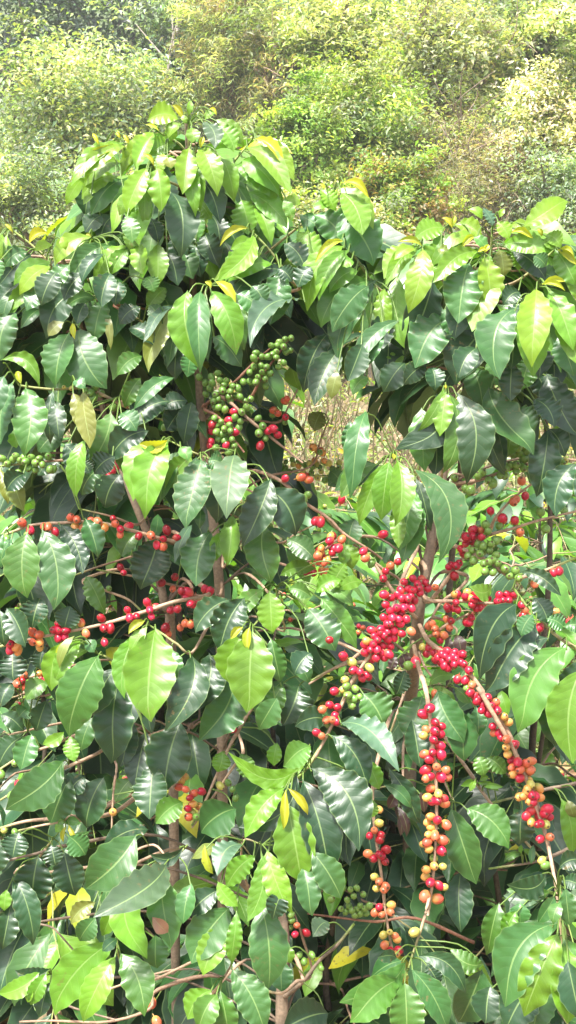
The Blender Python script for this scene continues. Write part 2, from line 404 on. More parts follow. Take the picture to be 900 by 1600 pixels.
def bush(label,px,py,D,radius,levels,palette,detail=True,low=.75,per=3,arc=None,size=1.,group='coffee bushes growing behind the fruiting ones',low_z=.25,lean=0.,cherry=0,gap=.045):
    top=P(px,py,D); base=np.array([top[0]+lean,top[1],float(ground(top[1]))])
    root=empty('coffee_plant',base,label,'coffee plant',group)
    n=9; path=np.array([base+(top-base)*i/n+np.array([math.sin(i*1.3+px)*.012,math.cos(i*1.7+px)*.012,0]) for i in range(n+1)])
    mb=MB(); tube(mb,smooth_path(list(path),2),np.linspace(.011,.004,2*n+1),(.10,.075,.05),6,.08); mb.build('stem',MW,root)
    H=top[2]-base[2]
    for i in range(levels):
        t=i/(levels-1) if levels>1 else 0; z=top[2]-.01-t*(H-low_z); fr=(z-base[2])/H; a=base+(top-base)*fr
        rad=radius*(.35+.65*min(1,t*2.6+.08))*R.uniform(.8,1.15)
        for k in range(per):
            th=i*2.4+k*2*math.pi/per+R.uniform(-.35,.35)
            if arc: th=arc[0]+(arc[1]-arc[0])*((k+R.random())/per)
            d=np.array([math.cos(th),math.sin(th),0])
            limb(root,a,d,rad,1,palette,detail,low,size,droop=R.uniform(.25,.6) if t>.05 else .1,start=.15 if t<.2 else .3,cherry=cherry if t>.15 else 0,gap=gap)
    return root

def crown_fill(pl,rows,palette,low=.95):
    """inner leafy twigs of a traced plant: rows of (x, y, depth, length, how many)"""
    for x,y,D,ln,n in rows:
        a=P(x,y,D)
        for k in range(n):
            th=-.1+(math.pi+.2)*(k+R.random())/n
            limb(PL[pl].root,a+np.array([0,0,R.uniform(-.02,.02)]),np.array([math.cos(th),math.sin(th)*.8,0]),ln*R.uniform(.75,1.15),1,palette,True,low,R.uniform(.8,1.05),droop=R.uniform(.3,.9),gap=.034,start=.15,wr=.0022)
# ---------------------------------------------------------------- the traced coffee plants
PL['A']=Plant('tall coffee plant left of centre with domed top and clump of green cherries',
   [(292,190,0),(297,330,.08),(303,480,.12),(312,620,.12),(322,720,.13),(338,860,.14),(345,1000,.17)],.011,2.06)
PL['B']=Plant('heavily fruiting coffee plant on the right with drooping branches of bright red cherries',
   [(765,365,0),(740,480,.10),(705,620,.12),(690,760,.09),(672,860,.06),(655,950,.05),(648,1030,.12),(640,1110,.30),(640,1200,.42)],.014,2.06)
PL['L']=Plant('coffee plant at the left edge whose long thin branches carry spaced orange and red cherries',
   [(95,395,0),(130,520,.10),(175,690,.14),(213,793,.12),(235,850,.13),(258,947,.12),(267,1000,.14)],.010,2.08)
PL['F']=Plant('low coffee plant in front at the bottom left with large arching green leaves',
   [(330,1330,.02),(400,1400,.14),(440,1430,.17),(443,1500,.16),(440,1600,.16)],.013,1.90)
PL['R']=Plant('coffee plant at the right edge with broad dark leaves on a yellow-green shoot',
   [(985,960,0),(990,1100,.05),(985,1300,.08)],.010,1.95)
b=branch
# --- L top
b('L',0,150,3,2.00,[(60,630),(150,700),(230,780),(285,900,.05)],
 "150,740,0,890,110,D;10,640,-30,800,60,C;30,650,50,810,40,C;0,640,0,780,50,C;245,700,160,725,50,C;230,645,135,690,62,Y;130,730,20,800,80,G;240,780,60,880,85,L;240,800,90,930,80,C;290,660,310,720,40,C;60,640,20,600,22,Y;0,760,-40,900,120,D;270,820,190,980,110,D",gtip=True)
b('L',0,150,3,1.99,[(430,665),(425,760,.03),(415,860,.06)],
 "440,670,390,700,40,C;430,662,250,790,85,C;525,705,400,860,95,D;520,700,325,890,90,G;600,700,440,880,75,C;600,715,520,840,75,L;645,690,665,840,85,C;490,740,380,880,70,D;400,830,300,960,110,D;520,830,470,990,110,D;330,790,240,920,80,D;430,660,400,650,18,Y",gtip=True)
# --- A top
b('A',0,150,3,2.03,[(455,235),(590,240,.02),(700,300,.05),(800,420,.08)],
 "430,390,400,560,110,D;540,560,470,680,110,D;580,390,430,560,105,D;480,560,400,640,90,D;560,380,380,480,80,C;580,310,390,420,85,C;600,240,325,400,55,Y;590,220,340,420,75,C;590,235,395,375,85,C;400,380,310,510,55,C;440,470,390,510,30,C;590,450,530,640,58,C;465,230,432,175,24,Y;605,225,580,180,24,Y;565,200,545,170,20,Y",gtip=True)
b('A',0,150,3,2.02,[(738,165),(860,245,.02),(885,380,.06)],
 "830,230,700,280,95,C;800,150,800,210,60,C;730,170,585,350,75,C;700,170,570,370,65,C;725,175,630,340,85,C;770,270,750,360,70,C;780,290,800,340,60,O;745,165,680,135,24,Y",gtip=True)
b('A',0,150,3,1.98,[(715,325),(770,390,.03),(850,430,.07)],
 "780,730,830,890,110,D;800,450,850,750,150,D;700,570,740,690,70,D;740,690,740,890,95,C;700,400,640,700,115,L;660,600,600,720,80,L;690,350,680,620,60,L;630,470,560,560,60,C;690,335,590,552,98,C;735,332,760,545,100,C,.03;720,330,672,270,25,Y;590,560,620,690,80,G",gtip=True)
b('A',0,150,3,2.0,[(885,130),(885,220,.01),(890,330,.04)],
 "840,110,690,115,105,C;850,130,790,200,60,C;1010,110,1140,235,70,C;1010,140,1100,260,95,L;860,110,808,40,38,Y;885,90,893,20,30,C;870,130,855,90,26,C;960,110,1010,80,40,C;950,120,1012,240,82,W;980,60,1015,90,24,Y;900,150,905,220,60,C;940,245,955,190,28,Y",gtip=True)
b('A',300,150,3,1.99,[(25,235),(10,290,.02),(0,400,.05)],
 "10,490,90,580,80,L;30,380,130,600,115,D;40,300,110,420,80,D;140,290,200,490,80,L;40,330,40,540,60,L;0,300,20,560,70,L;-12,238,-40,460,92,C;38,240,125,465,108,C,-.03;40,230,45,192,26,Y",gtip=True)
b('A',300,150,3,2.02,[(285,200),(180,330,.02),(100,450,.06)],
 "190,330,300,420,110,L;290,340,430,560,70,L;230,485,270,650,128,L;260,450,455,615,95,L;290,520,370,700,75,L;190,330,420,490,105,L;230,300,410,460,105,L;300,200,480,400,80,C;250,240,460,470,88,C;290,200,432,340,65,Y;430,490,510,510,50,C",gtip=True)
b('A',300,150,3,2.01,[(690,412),(560,560,.01),(380,710,.05),(200,860,.10)],
 "690,560,600,760,140,D;500,560,680,720,130,D;570,560,710,690,150,D;680,560,860,790,190,D;490,640,590,780,95,L;600,440,670,540,75,C;650,520,560,540,40,L;430,690,530,810,110,D;690,430,850,620,100,C;695,450,800,655,118,C;700,412,830,482,52,Y,.18;620,440,600,410,18,Y;470,590,430,480,50,L;560,800,500,900,100,D",gtip=True)
b('A',300,150,3,1.96,[(270,625),(370,730,.01),(460,860,.03),(490,910,.07)],
 "430,820,190,890,110,D;340,830,180,980,130,D;380,790,165,865,85,L;320,735,150,860,105,L;330,740,110,870,75,C;290,650,110,865,95,C,.16;300,690,180,720,55,C;265,620,130,702,50,Y;540,960,265,1150,115,W;420,820,370,1075,130,D,-.03;400,810,470,870,70,D",gtip=True)
# --- centre cluster below the top (tip 325,445)
b('A',300,440,3,1.93,[(75,20),(60,60,.02),(40,160,.10)],
 "95,260,230,400,110,D;190,60,240,320,80,G;60,60,75,370,80,G;40,40,40,420,95,G;-20,40,40,410,150,L,-.1;85,40,210,345,125,L,.10;110,0,205,110,60,Y;90,30,60,0,30,Y;205,60,330,160,110,G;280,20,340,110,90,G",gtip=True)
# --- B0 shoot left of the right-hand crown
b('B',300,150,3,1.99,[(712,682),(790,790,.01),(870,900,.04),(1050,1010,.10)],
 "870,860,670,1230,150,D;640,1110,520,1385,135,D;700,1180,570,1450,120,D;720,1000,680,1180,100,D;830,870,700,960,100,G;740,870,600,1080,110,M;780,820,640,920,80,L;720,700,545,1010,110,L,-.12;740,720,590,960,75,L;830,890,650,1105,135,G,-.08;760,780,700,800,60,L;712,680,580,780,46,Y;980,1050,745,1300,80,G;905,1080,800,1280,100,G;680,1290,650,1420,60,O;830,1320,750,1400,70,G;800,1160,730,1340,100,D",gtip=True)
# --- B crown
b('B',600,290,3,2.00,[(178,288),(250,410,.02),(330,520,.06)],
 "20,730,10,900,140,D;100,770,20,900,70,L;80,520,-20,760,110,D;230,440,100,800,165,D,-.05;60,420,80,760,110,L;0,480,10,740,80,C;20,600,-70,800,110,D;150,290,0,440,90,C;170,285,10,470,75,C;200,380,230,440,70,L;182,292,115,597,112,C,.04;180,285,65,262,42,Y,-.1;150,300,50,350,50,C",gtip=True)
b('B',600,290,3,2.02,[(305,180),(330,240,.02),(400,320,.05)],
 "300,240,230,300,60,L;290,200,140,250,100,C;330,185,460,240,75,C;280,280,190,420,120,L;440,240,260,320,60,C;430,240,220,380,85,L;430,240,360,290,38,Y;320,200,270,150,36,Y;320,195,335,140,30,Y;250,300,300,320,50,O",gtip=True)
b('B',600,290,3,1.96,[(468,318),(480,360,.02),(500,450,.08)],
 "330,620,150,860,180,D;270,580,380,760,130,D;480,680,330,930,190,D;400,480,330,720,130,D;510,380,420,690,150,L;400,360,350,650,165,G,-.06;445,308,238,465,92,C;470,330,500,585,115,C;470,315,490,275,32,Y;480,300,440,310,25,Y;440,760,350,900,110,D",gtip=True)
b('B',600,290,3,2.0,[(508,180),(503,290,.01),(490,400,.06)],
 "600,300,640,390,80,L;600,310,760,440,110,D;540,300,560,430,95,O;500,330,470,420,80,L;560,280,775,315,105,L;590,190,690,210,50,C;590,225,700,250,42,Y;460,160,395,110,45,C;650,195,858,60,100,C,-.06,.05;510,190,462,105,62,W;530,170,585,250,62,C;540,150,565,110,26,C;420,240,480,300,60,G",gtip=True)
b('B',600,290,3,2.0,[(800,300),(690,400,.02),(600,460,.05)],
 "690,410,830,470,90,D;820,340,930,560,120,L;800,300,900,470,110,L;810,300,905,372,48,Y;820,300,890,330,36,Y;740,240,720,200,30,Y;760,230,830,290,70,C;750,250,800,300,60,L;640,500,560,560,90,D;700,330,760,380,70,G",gtip=True)
b('B',600,290,3,1.94,[(720,475),(650,560,.03),(600,640,.08)],
 "820,700,890,890,120,D;700,760,730,900,120,D;680,560,600,700,110,D;600,640,600,860,120,D;630,580,700,900,150,L;800,520,910,850,105,L;615,575,530,905,178,D,-.12;770,490,885,770,115,L;715,482,690,842,145,C;740,462,850,450,40,Y;740,465,850,490,34,Y",gtip=True)
b('B',600,580,3,2.03,[(560,60),(600,20,.05)],
 "430,110,480,320,110,D;480,-40,545,75,110,G;400,-20,460,160,130,D;470,170,555,490,110,D;690,-60,640,90,115,M;700,0,760,130,110,D;330,0,280,90,100,D;870,100,890,400,90,D;770,270,850,400,100,D;760,10,905,310,140,D,-.04;770,270,720,590,125,D;490,70,720,375,160,D,-.10;100,-40,0,100,110,D;200,-30,90,60,90,D;590,180,700,300,120,D;220,-20,240,90,90,D;700,130,800,260,120,D;600,-40,590,140,100,D",link=True)
b('B',600,580,3,1.94,[(1000,410),(1050,430,.05)],"905,430,800,680,130,D,-.12;960,420,930,640,120,D")
# --- B6, B7 front shoots
b('B',600,580,3,1.95,[(288,78),(280,250,.04),(268,520,.09)],
 "370,120,560,480,100,D;230,250,240,495,115,D;175,170,185,470,120,G;240,90,45,360,150,D,.30;340,100,385,525,165,D,.14;305,100,285,475,125,G,.13;282,80,165,285,58,L,.05;293,92,265,305,82,L,-.03;287,84,290,62,14,Y",gtip=True)
b('B',600,580,3,1.92,[(48,408),(110,480,.03),(190,620,.08),(200,720,.1)],
 "150,500,215,750,70,D;-160,230,-160,420,80,D;190,640,90,900,125,D;150,560,80,840,110,M;-80,180,-150,600,110,G;-20,440,-230,560,100,D;-30,435,-200,600,95,G;130,455,280,890,150,D,.17;0,430,-120,720,85,M;40,640,70,830,65,L;25,420,-12,700,110,L,-.04;62,415,65,725,116,L,.04;45,415,42,385,24,Y",gtip=True)
# --- L leaves mid left
b('L',0,440,3,2.02,[(500,100),(400,60,.03)],
 "110,0,-20,130,90,D;200,0,30,150,70,M;60,40,10,190,60,G;80,140,0,370,160,D;190,130,100,220,60,D;390,55,215,262,150,D,-.15;450,80,300,130,60,G;490,85,440,280,100,D;500,140,520,320,36,O;400,100,360,200,70,D;240,40,120,130,100,D;560,0,540,110,80,D;680,-20,720,50,80,M")
b('L',0,440,3,1.97,[(340,200),(365,130,.02),(460,60,.06)],
 "375,215,490,505,180,D,-.10;325,240,260,490,135,G;300,190,225,255,60,O;340,195,350,270,38,Y",gtip=True)
b('A',0,440,3,2.01,[(690,200),(600,150,.0),(540,110,.02)],
 "780,30,690,130,80,L;800,170,900,300,90,D;840,270,820,460,100,D;830,180,790,400,60,G;830,110,680,420,95,O;820,110,685,290,55,W;700,110,760,200,70,D;660,120,560,200,80,D;600,220,720,300,90,D;900,330,880,450,80,D",wcol=RBR,wr=.0028)
b('L',0,440,3,1.94,[(85,480),(110,490,.0),(250,505,.01),(400,500,.02),(500,540,.03),(600,590,.06)],
 "250,510,240,760,70,D;270,560,280,740,85,D;60,700,80,780,60,L;0,370,190,490,70,L,.25;80,420,100,480,40,Y;60,470,5,765,135,G,-.05;120,495,115,812,150,G,.10;340,520,385,705,75,O;390,510,430,780,90,O;400,735,355,1010,78,L;340,470,400,500,50,G;20,440,-40,640,100,G",
 "447,495,g;475,525,g;440,545,g;530,590,g,1.1;400,510,g,.8;372,495,g,.7;355,475,g,.7;335,500,y,.6;300,495,y,.6;425,520,g",gtip=True)
b('L',0,440,3,1.97,[(560,540),(620,600,.04)],
 "300,700,180,800,120,D;800,560,600,680,130,D;640,760,580,900,110,M;660,450,580,590,80,G;820,450,630,600,70,G;670,350,550,440,85,M;520,610,425,855,140,M,.05;700,700,510,840,120,D;560,620,640,700,90,G;300,760,400,900,120,D;540,820,440,900,110,D;380,840,420,900,70,D",link=True)
b('A',0,440,3,2.04,[(730,640),(850,670,.02)],"850,600,780,700,110,D;900,560,860,760,100,D;760,600,880,560,90,D","770,683,g;800,637,g;825,667,g;805,690,g;785,660,g",wcol=RBR)
b('L',0,720,3,2.0,[(-20,28),(160,8,.0),(330,-5,.0),(500,-12,.02)],
 "0,40,40,200,60,O;40,40,110,240,80,O;480,30,380,160,120,D;570,60,490,220,130,D;120,60,30,140,100,D",
 "25,10,g;60,-5,g;95,-2,g;120,5,g;148,-14,g;166,10,g;198,18,g;228,-20,g;135,35,g;166,42,g;235,40,g;35,15,g;85,62,g,1.1;75,-20,g;185,-10,g;250,40,g;10,-10,g;110,-14,g;410,30,a,.9;545,25,r;530,45,r;548,8,r;510,72,r;560,18,k",wcol=WOOD)
# --- A green clump
b('A',300,440,3,2.04,[(465,255),(400,345,.0),(330,440,.0),(260,560,.03)],"",
 "300,335,g;328,352,g;358,352,g;395,330,g;310,448,g;330,425,g;365,430,g;343,455,g;345,490,g;400,300,g;430,305,g;460,322,g;412,285,g;437,270,g;465,265,g;372,300,g;430,380,g;405,400,g;350,400,g;395,355,g;440,330,g;290,360,g;300,470,g;325,395,g;380,340,g;250,560,g;275,550,g",wcol=RBR)
b('A',300,440,3,2.05,[(395,290),(300,370,.0),(200,470,.0),(60,580,.03)],"",
 "33,448,g;62,475,g;92,450,g;85,500,g;66,527,g;130,462,g;160,465,g;143,510,g,1.15;122,550,g;170,540,g;203,535,g;180,513,g;142,572,g;95,475,g;60,608,g;75,640,g;45,657,g;270,425,g;290,400,g;273,470,g;190,490,g;215,500,g;240,470,g;225,540,g;110,530,g;120,430,g;150,485,g;180,560,g;100,560,g;90,700,r;90,750,r;75,690,g;110,590,g",wcol=RBR)
b('A',300,440,3,2.03,[(245,800),(180,720,.0),(130,640,.01),(60,600,.03)],"",
 "117,675,g;137,657,g;175,672,g;200,638,g;228,655,g;125,735,g;115,705,g;112,780,g;155,745,g;188,740,g;220,684,g;172,800,g,1.1;197,610,r;203,705,r;160,765,r;172,650,r;95,670,k;125,590,g;155,600,g;150,690,g;200,770,g;140,715,g;105,640,g;180,700,g;85,770,r",wcol=RBR)
b('A',300,440,3,2.0,[(900,1290,.02),(820,1225,.0),(640,1090,.0),(520,1010,.0),(370,730,.0),(260,640,.0),(170,560,.05)] if False else [(890,1300,.02),(820,1250,.0),(710,1180,.0),(640,1110,.0),(520,1030,.0),(400,925,.0),(330,830,.02),(370,730,.0),(260,640,.0),(170,560,.05)][:6],"",
 "437,923,r;465,1012,r;490,1050,o;520,1020,g,1.25;543,1000,g;602,1127,r,1.1;577,1123,r;646,1215,r;668,1248,r;688,1250,r;703,1208,o;803,1265,r;812,1295,o,1.15;842,1320,g;600,1270,o;590,1285,o;638,1305,a;595,1310,o;620,1315,o;658,1270,k;605,1250,a;650,1195,a;702,1022,r;512,917,o;548,930,o;895,1185,r",wcol=WOOD,wr=.0033)
b('A',300,440,3,2.02,[(520,850),(370,730,.0),(260,640,.0),(170,560,.04)],"",
 "256,590,g;233,612,g;315,710,g,1.1;332,678,g,1.1;380,690,r,1.1;402,718,r,1.15;355,700,r;310,640,g,.8;320,770,k;345,735,g,.8",wcol=WOOD,wr=.0033)
b('A',300,440,3,2.2,[(495,505),(450,590,.0),(400,660,.02)],"","438,635,r,1.1;382,603,o,1.1;403,618,o,1.1;436,560,o,1.1;377,622,g;435,660,g;445,550,o",wcol=WOOD,wr=.0026)
b('A',300,440,3,2.3,[(640,650),(600,750,.0),(550,870,.02)],"610,610,570,700,90,O","568,776,a,1.1;597,793,o,1.15;612,803,a;600,800,g;640,850,y;620,840,a",wcol=WOOD,wr=.0026)
# spray of small yellow-green fruit further back in the middle
b('A',300,720,3,2.35,[(700,60),(580,70,.0),(440,45,.02),(330,50,.05)],"340,20,440,100,90,M;720,60,640,120,80,G;650,50,700,110,70,M",
 ";".join("%d,%d,%s,%.2f"%(x,y,k,r) for x,y,k,r in [(360,25,'y',.8),(385,20,'g',.9),(440,30,'g',.9),(455,52,'g',1),(475,15,'y',.9),(500,25,'a',.9),(515,8,'g',.9),(530,20,'g',.9),(550,12,'y',.9),(565,30,'g',.9),(585,18,'y',.9),(600,30,'g',.9),(588,77,'y',1.1),(625,90,'g',1.2),(660,40,'g',1.2),(690,35,'g',1),(670,75,'y',1),(640,12,'a',1),(615,5,'g',.9),(575,0,'a',.9),(480,45,'g',.9),(520,50,'y',.9),(500,0,'g',.9),(535,70,'o',1),(605,50,'y',.9),(690,10,'y',.9),(470,-5,'g',.9),(440,5,'g',.9),(420,20,'y',.8),(560,55,'g',.9)]),wcol=GST,wr=.0022)
b('A',300,720,3,2.03,[(585,295),(490,340,.0),(410,385,.03)],"440,370,575,465,95,D;400,150,300,150,90,G","640,260,g,.8",wcol=WOOD,wr=.0024)
b('A',300,720,3,2.05,[(705,370),(620,420,.0),(550,470,.02),(480,500,.05)],"410,540,580,500,72,M,.1;720,400,710,490,55,L","538,520,r;570,522,a;610,517,o;560,500,o",wcol=WOOD,wr=.0026)
# --- A7 shoot and neighbours
b('A',0,400,2,1.94,[(520,572),(600,612,.0),(700,650,.04)],
 "560,610,500,770,70,G;600,625,520,730,70,M;640,640,620,760,80,D;505,575,425,770,80,L,-.16;525,580,460,818,100,L,-.05;630,632,575,850,108,D,.03;525,573,435,585,50,Y,.25;650,640,700,650,60,G;560,600,590,640,40,G",gtip=True,wr=.0024)
b('A',300,720,3,1.93,[(210,-45),(260,60,.03),(320,160,.08)],
 "90,60,125,290,120,D;20,-20,10,250,90,D;40,220,35,315,50,G;345,130,490,350,170,D,.12;370,80,240,400,140,D,.06;200,-30,160,255,165,W,-.03",wr=.0022)
b('A',300,720,3,1.95,[(250,180),(240,300,.03),(150,500,.08)],
 "90,330,20,590,150,G,-.05;150,330,110,470,70,L,-.1;190,250,165,490,85,L,.04;340,300,375,568,150,M,-.12",wr=.0022)
b('A',300,720,3,1.95,[(395,590),(400,680,.03),(430,800,.08)],
 "600,640,780,875,115,M;540,690,670,890,150,G;620,610,760,680,60,G;720,480,650,600,90,L;800,570,690,600,60,L;340,602,190,755,88,L,-.1;362,610,372,808,110,L,.02;580,620,700,560,70,M;450,600,560,640,70,G;560,900,480,1000,100,D",gtip=True,wr=.0024)
b('A',300,720,3,1.90,[(285,778),(330,720,.02),(370,640,.06)],
 "250,640,130,900,150,D;180,650,10,800,120,D;430,1050,350,1200,110,G;370,830,415,1040,100,G;240,800,195,1065,145,L,-.10;285,790,270,1182,195,L,-.0;270,780,260,890,52,Y;240,780,180,835,48,Y;400,1110,310,1260,110,G",gtip=True,wr=.0024)
# --- L cherries, upper long branch
b('L',0,720,3,1.95,[(-30,370),(60,333),(160,300,.0),(300,290,.0),(420,285,.0),(560,310,.0),(700,350,.02),(860,385,.06)],
 "280,300,390,530,120,D;400,270,460,450,100,D;60,360,0,500,70,G;195,320,265,695,158,D,.06;130,332,120,642,158,M,-.06;20,340,-60,520,90,G",
 "103,290,o,1.15;143,327,r,1.15;30,370,g,1.1;130,350,g;225,310,o;258,333,r,1.15;330,265,o,1.1;360,275,o,1.1;352,314,a,1.1;388,318,o,1.1;427,280,o,1.1;457,288,o,1.2;448,328,o,1.1;487,314,a,1.15;540,295,o;564,320,r;603,308,r;563,345,o;650,353,k,.9;708,350,o,1.1;782,325,k,1.1;766,366,r;735,395,r;765,402,o,1.1;827,363,r;872,428,r,1.15;205,308,o;5,368,y",wr=.0034)
b('L',0,720,3,1.93,[(-30,880),(60,855),(200,825,.0),(400,785,.0),(540,750,.0),(700,700,.0),(820,660,.01),(980,625,.08)],
 "330,680,300,790,110,D;190,640,150,785,130,D;30,690,120,870,110,D;0,700,20,870,90,D",
 "40,827,o,1.1;45,857,r,1.1;77,835,r,1.1;48,887,r,1.1;78,870,a,1.1;85,890,a;155,805,o,1.1;183,815,o,1.1;152,850,o;186,850,a,1.1;186,870,a;275,765,r,1.05;298,768,o,1.05;255,793,r,1.05;277,797,r,1.05;310,795,r,1.1;273,830,r,1.1;303,825,r,1.05;381,760,o,1.1;403,810,o;475,738,k,1.1;485,785,k;517,785,k,1.1;490,852,r;597,700,r;608,737,r,1.1;690,665,r,1.15;702,700,r,1.1;730,685,r;710,730,r;776,783,k,1.15;800,700,r,1.1;832,695,r,1.1;790,812,o;845,782,o;868,762,o;893,768,o;850,610,k;878,615,r,1.15;893,670,r;870,640,r;640,730,k,.9",wr=.0037)
b('L',0,720,3,2.02,[(660,700),(600,650,.0),(500,610,.0),(390,560,.02)],"400,540,490,720,90,G","510,598,g,.8",wr=.003)
b('L',0,720,3,2.05,[(340,540),(480,490,.0),(640,440,.02)],"640,340,570,450,90,M;280,0,220,60,80,D","565,500,k",wcol=WOOD,wr=.0028)
b('L',0,720,3,2.04,[(450,510),(620,540,.0),(800,580,.01),(900,600,.03)],"740,360,655,600,165,D,.05;740,250,720,370,60,D;900,300,820,470,55,W","757,573,k,1.1;820,545,k;810,600,o,.9;580,525,r,.8",wcol=WOOD,wr=.003)
b('L',0,720,3,2.05,[(370,225),(520,260,.0),(640,300,.03)],"260,-10,180,70,90,D","530,270,k,.9",wcol=WOOD,wr=.0026)
b('A',300,720,3,2.02,[(-20,625),(60,632),(130,630,.03)],"","60,600,r,1.1;85,610,r;20,645,r,1.1;5,670,r;42,678,r,1.1;0,760,r;30,655,k",wcol=WOOD,wr=.003)
# --- L lower left
b('L',0,1000,3,1.93,[(460,65),(500,80,.0),(560,120,.02),(620,130,.05)],
 "540,130,420,350,125,D;400,0,440,60,60,G;380,0,260,200,90,L;300,10,240,240,105,L,-.1;465,68,315,452,190,G,-.04;330,0,260,82,40,Y;350,-20,275,130,40,O",gtip=True,wr=.0024)
b('A',0,1000,3,1.92,[(700,-70),(760,-30,.0),(830,20,.0),(900,60,.03)],
 "800,40,815,200,90,D;690,300,710,440,60,D;900,70,780,430,150,D,.15;650,-30,570,270,95,L,-.12;730,-60,692,380,215,L,.0;680,-90,600,-30,50,Y;690,-60,610,60,60,L",gtip=True,wr=.0026)
b('L',0,1000,3,2.0,[(560,180),(640,140,.03)],"440,360,380,520,90,D;690,430,630,700,130,D;620,370,570,600,100,D;850,380,770,700,200,D;560,190,540,580,170,D,-.04;620,650,540,760,90,G;720,580,700,840,160,D",wr=.0024)
b('L',0,1000,3,2.03,[(130,430),(60,440,.02)],"0,350,110,430,80,D;110,450,-10,600,120,D;220,280,170,430,100,D;130,320,90,360,80,D;230,200,120,280,90,M;200,50,190,140,90,D;60,60,60,190,130,D;60,200,0,320,100,D",wr=.0024)
b('L',0,1000,3,1.96,[(-30,770),(120,680),(250,620,.0),(450,535,.04)],"300,560,20,790,180,D,.05;300,430,200,490,60,L,.1,.1;330,450,345,572,70,L","87,675,r,1.1;110,685,k,.8;162,633,r,1.1;255,603,o,1.0;53,730,g,.95",wr=.0034)
b('L',0,1000,3,1.98,[(-30,625),(100,545),(240,495,.0),(310,465,.03)],"150,440,100,610,110,D","72,575,g;88,553,g;160,505,g,1.05;5,630,g",wr=.0032)
b('L',0,1000,3,2.0,[(-30,893),(120,850),(300,835,.0),(520,815,.05)],"490,640,400,880,150,D;400,640,320,720,100,D;330,640,240,860,140,D","",wr=.0044)
b('L',0,1000,3,1.98,[(60,900),(180,872),(300,850,.0),(400,838,.03)],"300,860,380,862,40,M,.1,.1;300,870,260,900,36,L;310,870,300,950,30,Y;320,865,360,950,30,Y;300,855,270,860,26,G","70,900,g;20,893,y,.8",wr=.003)
b('L',0,1000,3,2.01,[(100,680),(240,760,.0),(380,825,.02)],"",wr=.0022)
b('A',0,1000,3,1.94,[(520,1060),(525,850),(533,700,.0),(548,600,.0),(560,520,.05)],"860,760,730,860,110,G;700,890,480,980,110,D","530,807,a,1.0",wr=.0026)
b('L',0,1000,3,2.04,[(-10,235),(90,195),(200,160,.02)],"","10,248,o,1.1;20,270,o,1.1;80,207,o,1.1;112,217,o,1.1;112,163,o;85,180,o,.9;190,122,a,.9;185,158,a;195,185,r;210,185,r;105,190,k,.9",wcol=WOOD,wr=.0026)
# --- A lower right twig with mixed cherries
b('A',300,1000,3,1.95,[(0,870),(60,760),(130,600),(180,490,.0),(260,350,.03),(330,200,.08)],"140,520,120,620,88,M,.12;230,530,275,655,80,M;400,480,380,590,70,L;200,150,30,470,185,D,.1;80,60,10,340,150,D,.10;210,790,40,900,170,D",
 "45,710,r,1.05;10,718,o,1.1;33,780,o,1.1;78,803,o,1.1;5,770,a;97,770,g;132,683,y,1.05;0,810,y;-20,790,r;-10,740,k;192,420,r;-30,700,o;-15,830,o;20,830,g",wr=.0034)
b('A',300,1000,3,1.98,[(0,880),(110,720,.0),(190,600,.0),(240,520,.03)],"","340,363,g;332,392,g;-50,660,a;-60,690,o;-35,640,a;190,700,g,.9;205,740,g,.9;170,670,g,.9",wr=.003)
b('A',300,1000,3,1.96,[(560,190),(650,140,.0),(730,110,.0),(830,80,.05)],"430,190,310,400,105,G;500,210,430,400,185,D,.05;480,100,550,200,80,G;310,60,400,170,120,D","710,77,r,1.1",wr=.0034)
# --- B front-left branch
b('B',300,1000,3,1.90,[(445,690),(520,622,-.03),(575,545,-.02),(640,430),(700,300),(760,190),(850,45),(930,-120,.03),(985,-280,.05),(1050,-420,.09)],
 "640,380,480,400,110,D;620,390,700,330,100,D;820,560,880,700,80,L;840,740,820,840,70,L;800,250,900,400,165,G;650,445,820,700,125,D,.1;690,390,960,610,125,W,.1;470,680,320,900,130,D;560,540,170,520,85,M,.26,.1;490,620,220,880,130,D,.22;515,650,645,1130,170,D,.04;550,600,790,985,190,D,.16;440,690,250,930,110,L,-.06;445,760,515,1140,175,L,-.02;350,980,460,1285,110,L,-.05;440,700,430,890,48,Y;450,695,545,820,48,Y;560,500,430,600,110,G",
 "645,0,k",gtip=True,wr=.0036,label='branch bending down to a leafy shoot, its upper half packed with red cherries')
BL=BR_LOG[-1]
b('B',450,800,2,1.88,[(60,800),(100,740,.0),(170,600,.0),(200,530,.0),(260,440,.0),(300,370,.0),(350,290,.0),(430,200,.04)],"",
 "390,208,r;363,218,r;375,240,r;352,245,r;405,225,r;430,220,r;436,238,r;412,252,r;385,262,r;395,275,r;357,270,r;370,292,r;385,300,r;300,258,r;322,268,r;305,290,r;320,310,r;300,330,r;345,335,r;353,318,r;370,335,r;350,348,r;320,348,r;340,366,g;355,380,r;385,373,o;330,390,r;310,395,r;290,365,r;262,370,r;270,388,r;290,378,r;267,415,r;295,418,r;240,415,r;290,440,r;315,445,r;320,420,r;240,440,r;245,403,a;173,450,r,1.1;200,470,y;255,487,y;205,495,r;225,500,r;245,510,r;232,520,r;250,514,r;275,455,r;260,458,r;300,455,r;178,525,y;182,545,g;210,553,g;160,565,g;187,572,g;223,578,g;195,590,g;200,605,g;205,585,g;172,555,y;145,560,r;130,603,r;107,617,o;140,650,o;150,655,r;90,690,r;105,700,o;147,635,r;120,650,o;155,610,r;280,400,r;310,375,r;330,370,r;340,300,r;375,270,r;390,245,r;410,238,r;418,210,r;345,260,r;310,350,r;300,385,r;278,430,r;258,430,r;325,330,r;360,300,r",wr=.0038)
b('B',450,800,2,1.97,[(65,538),(140,490,.0),(200,460,.04)],"",wr=.0034)
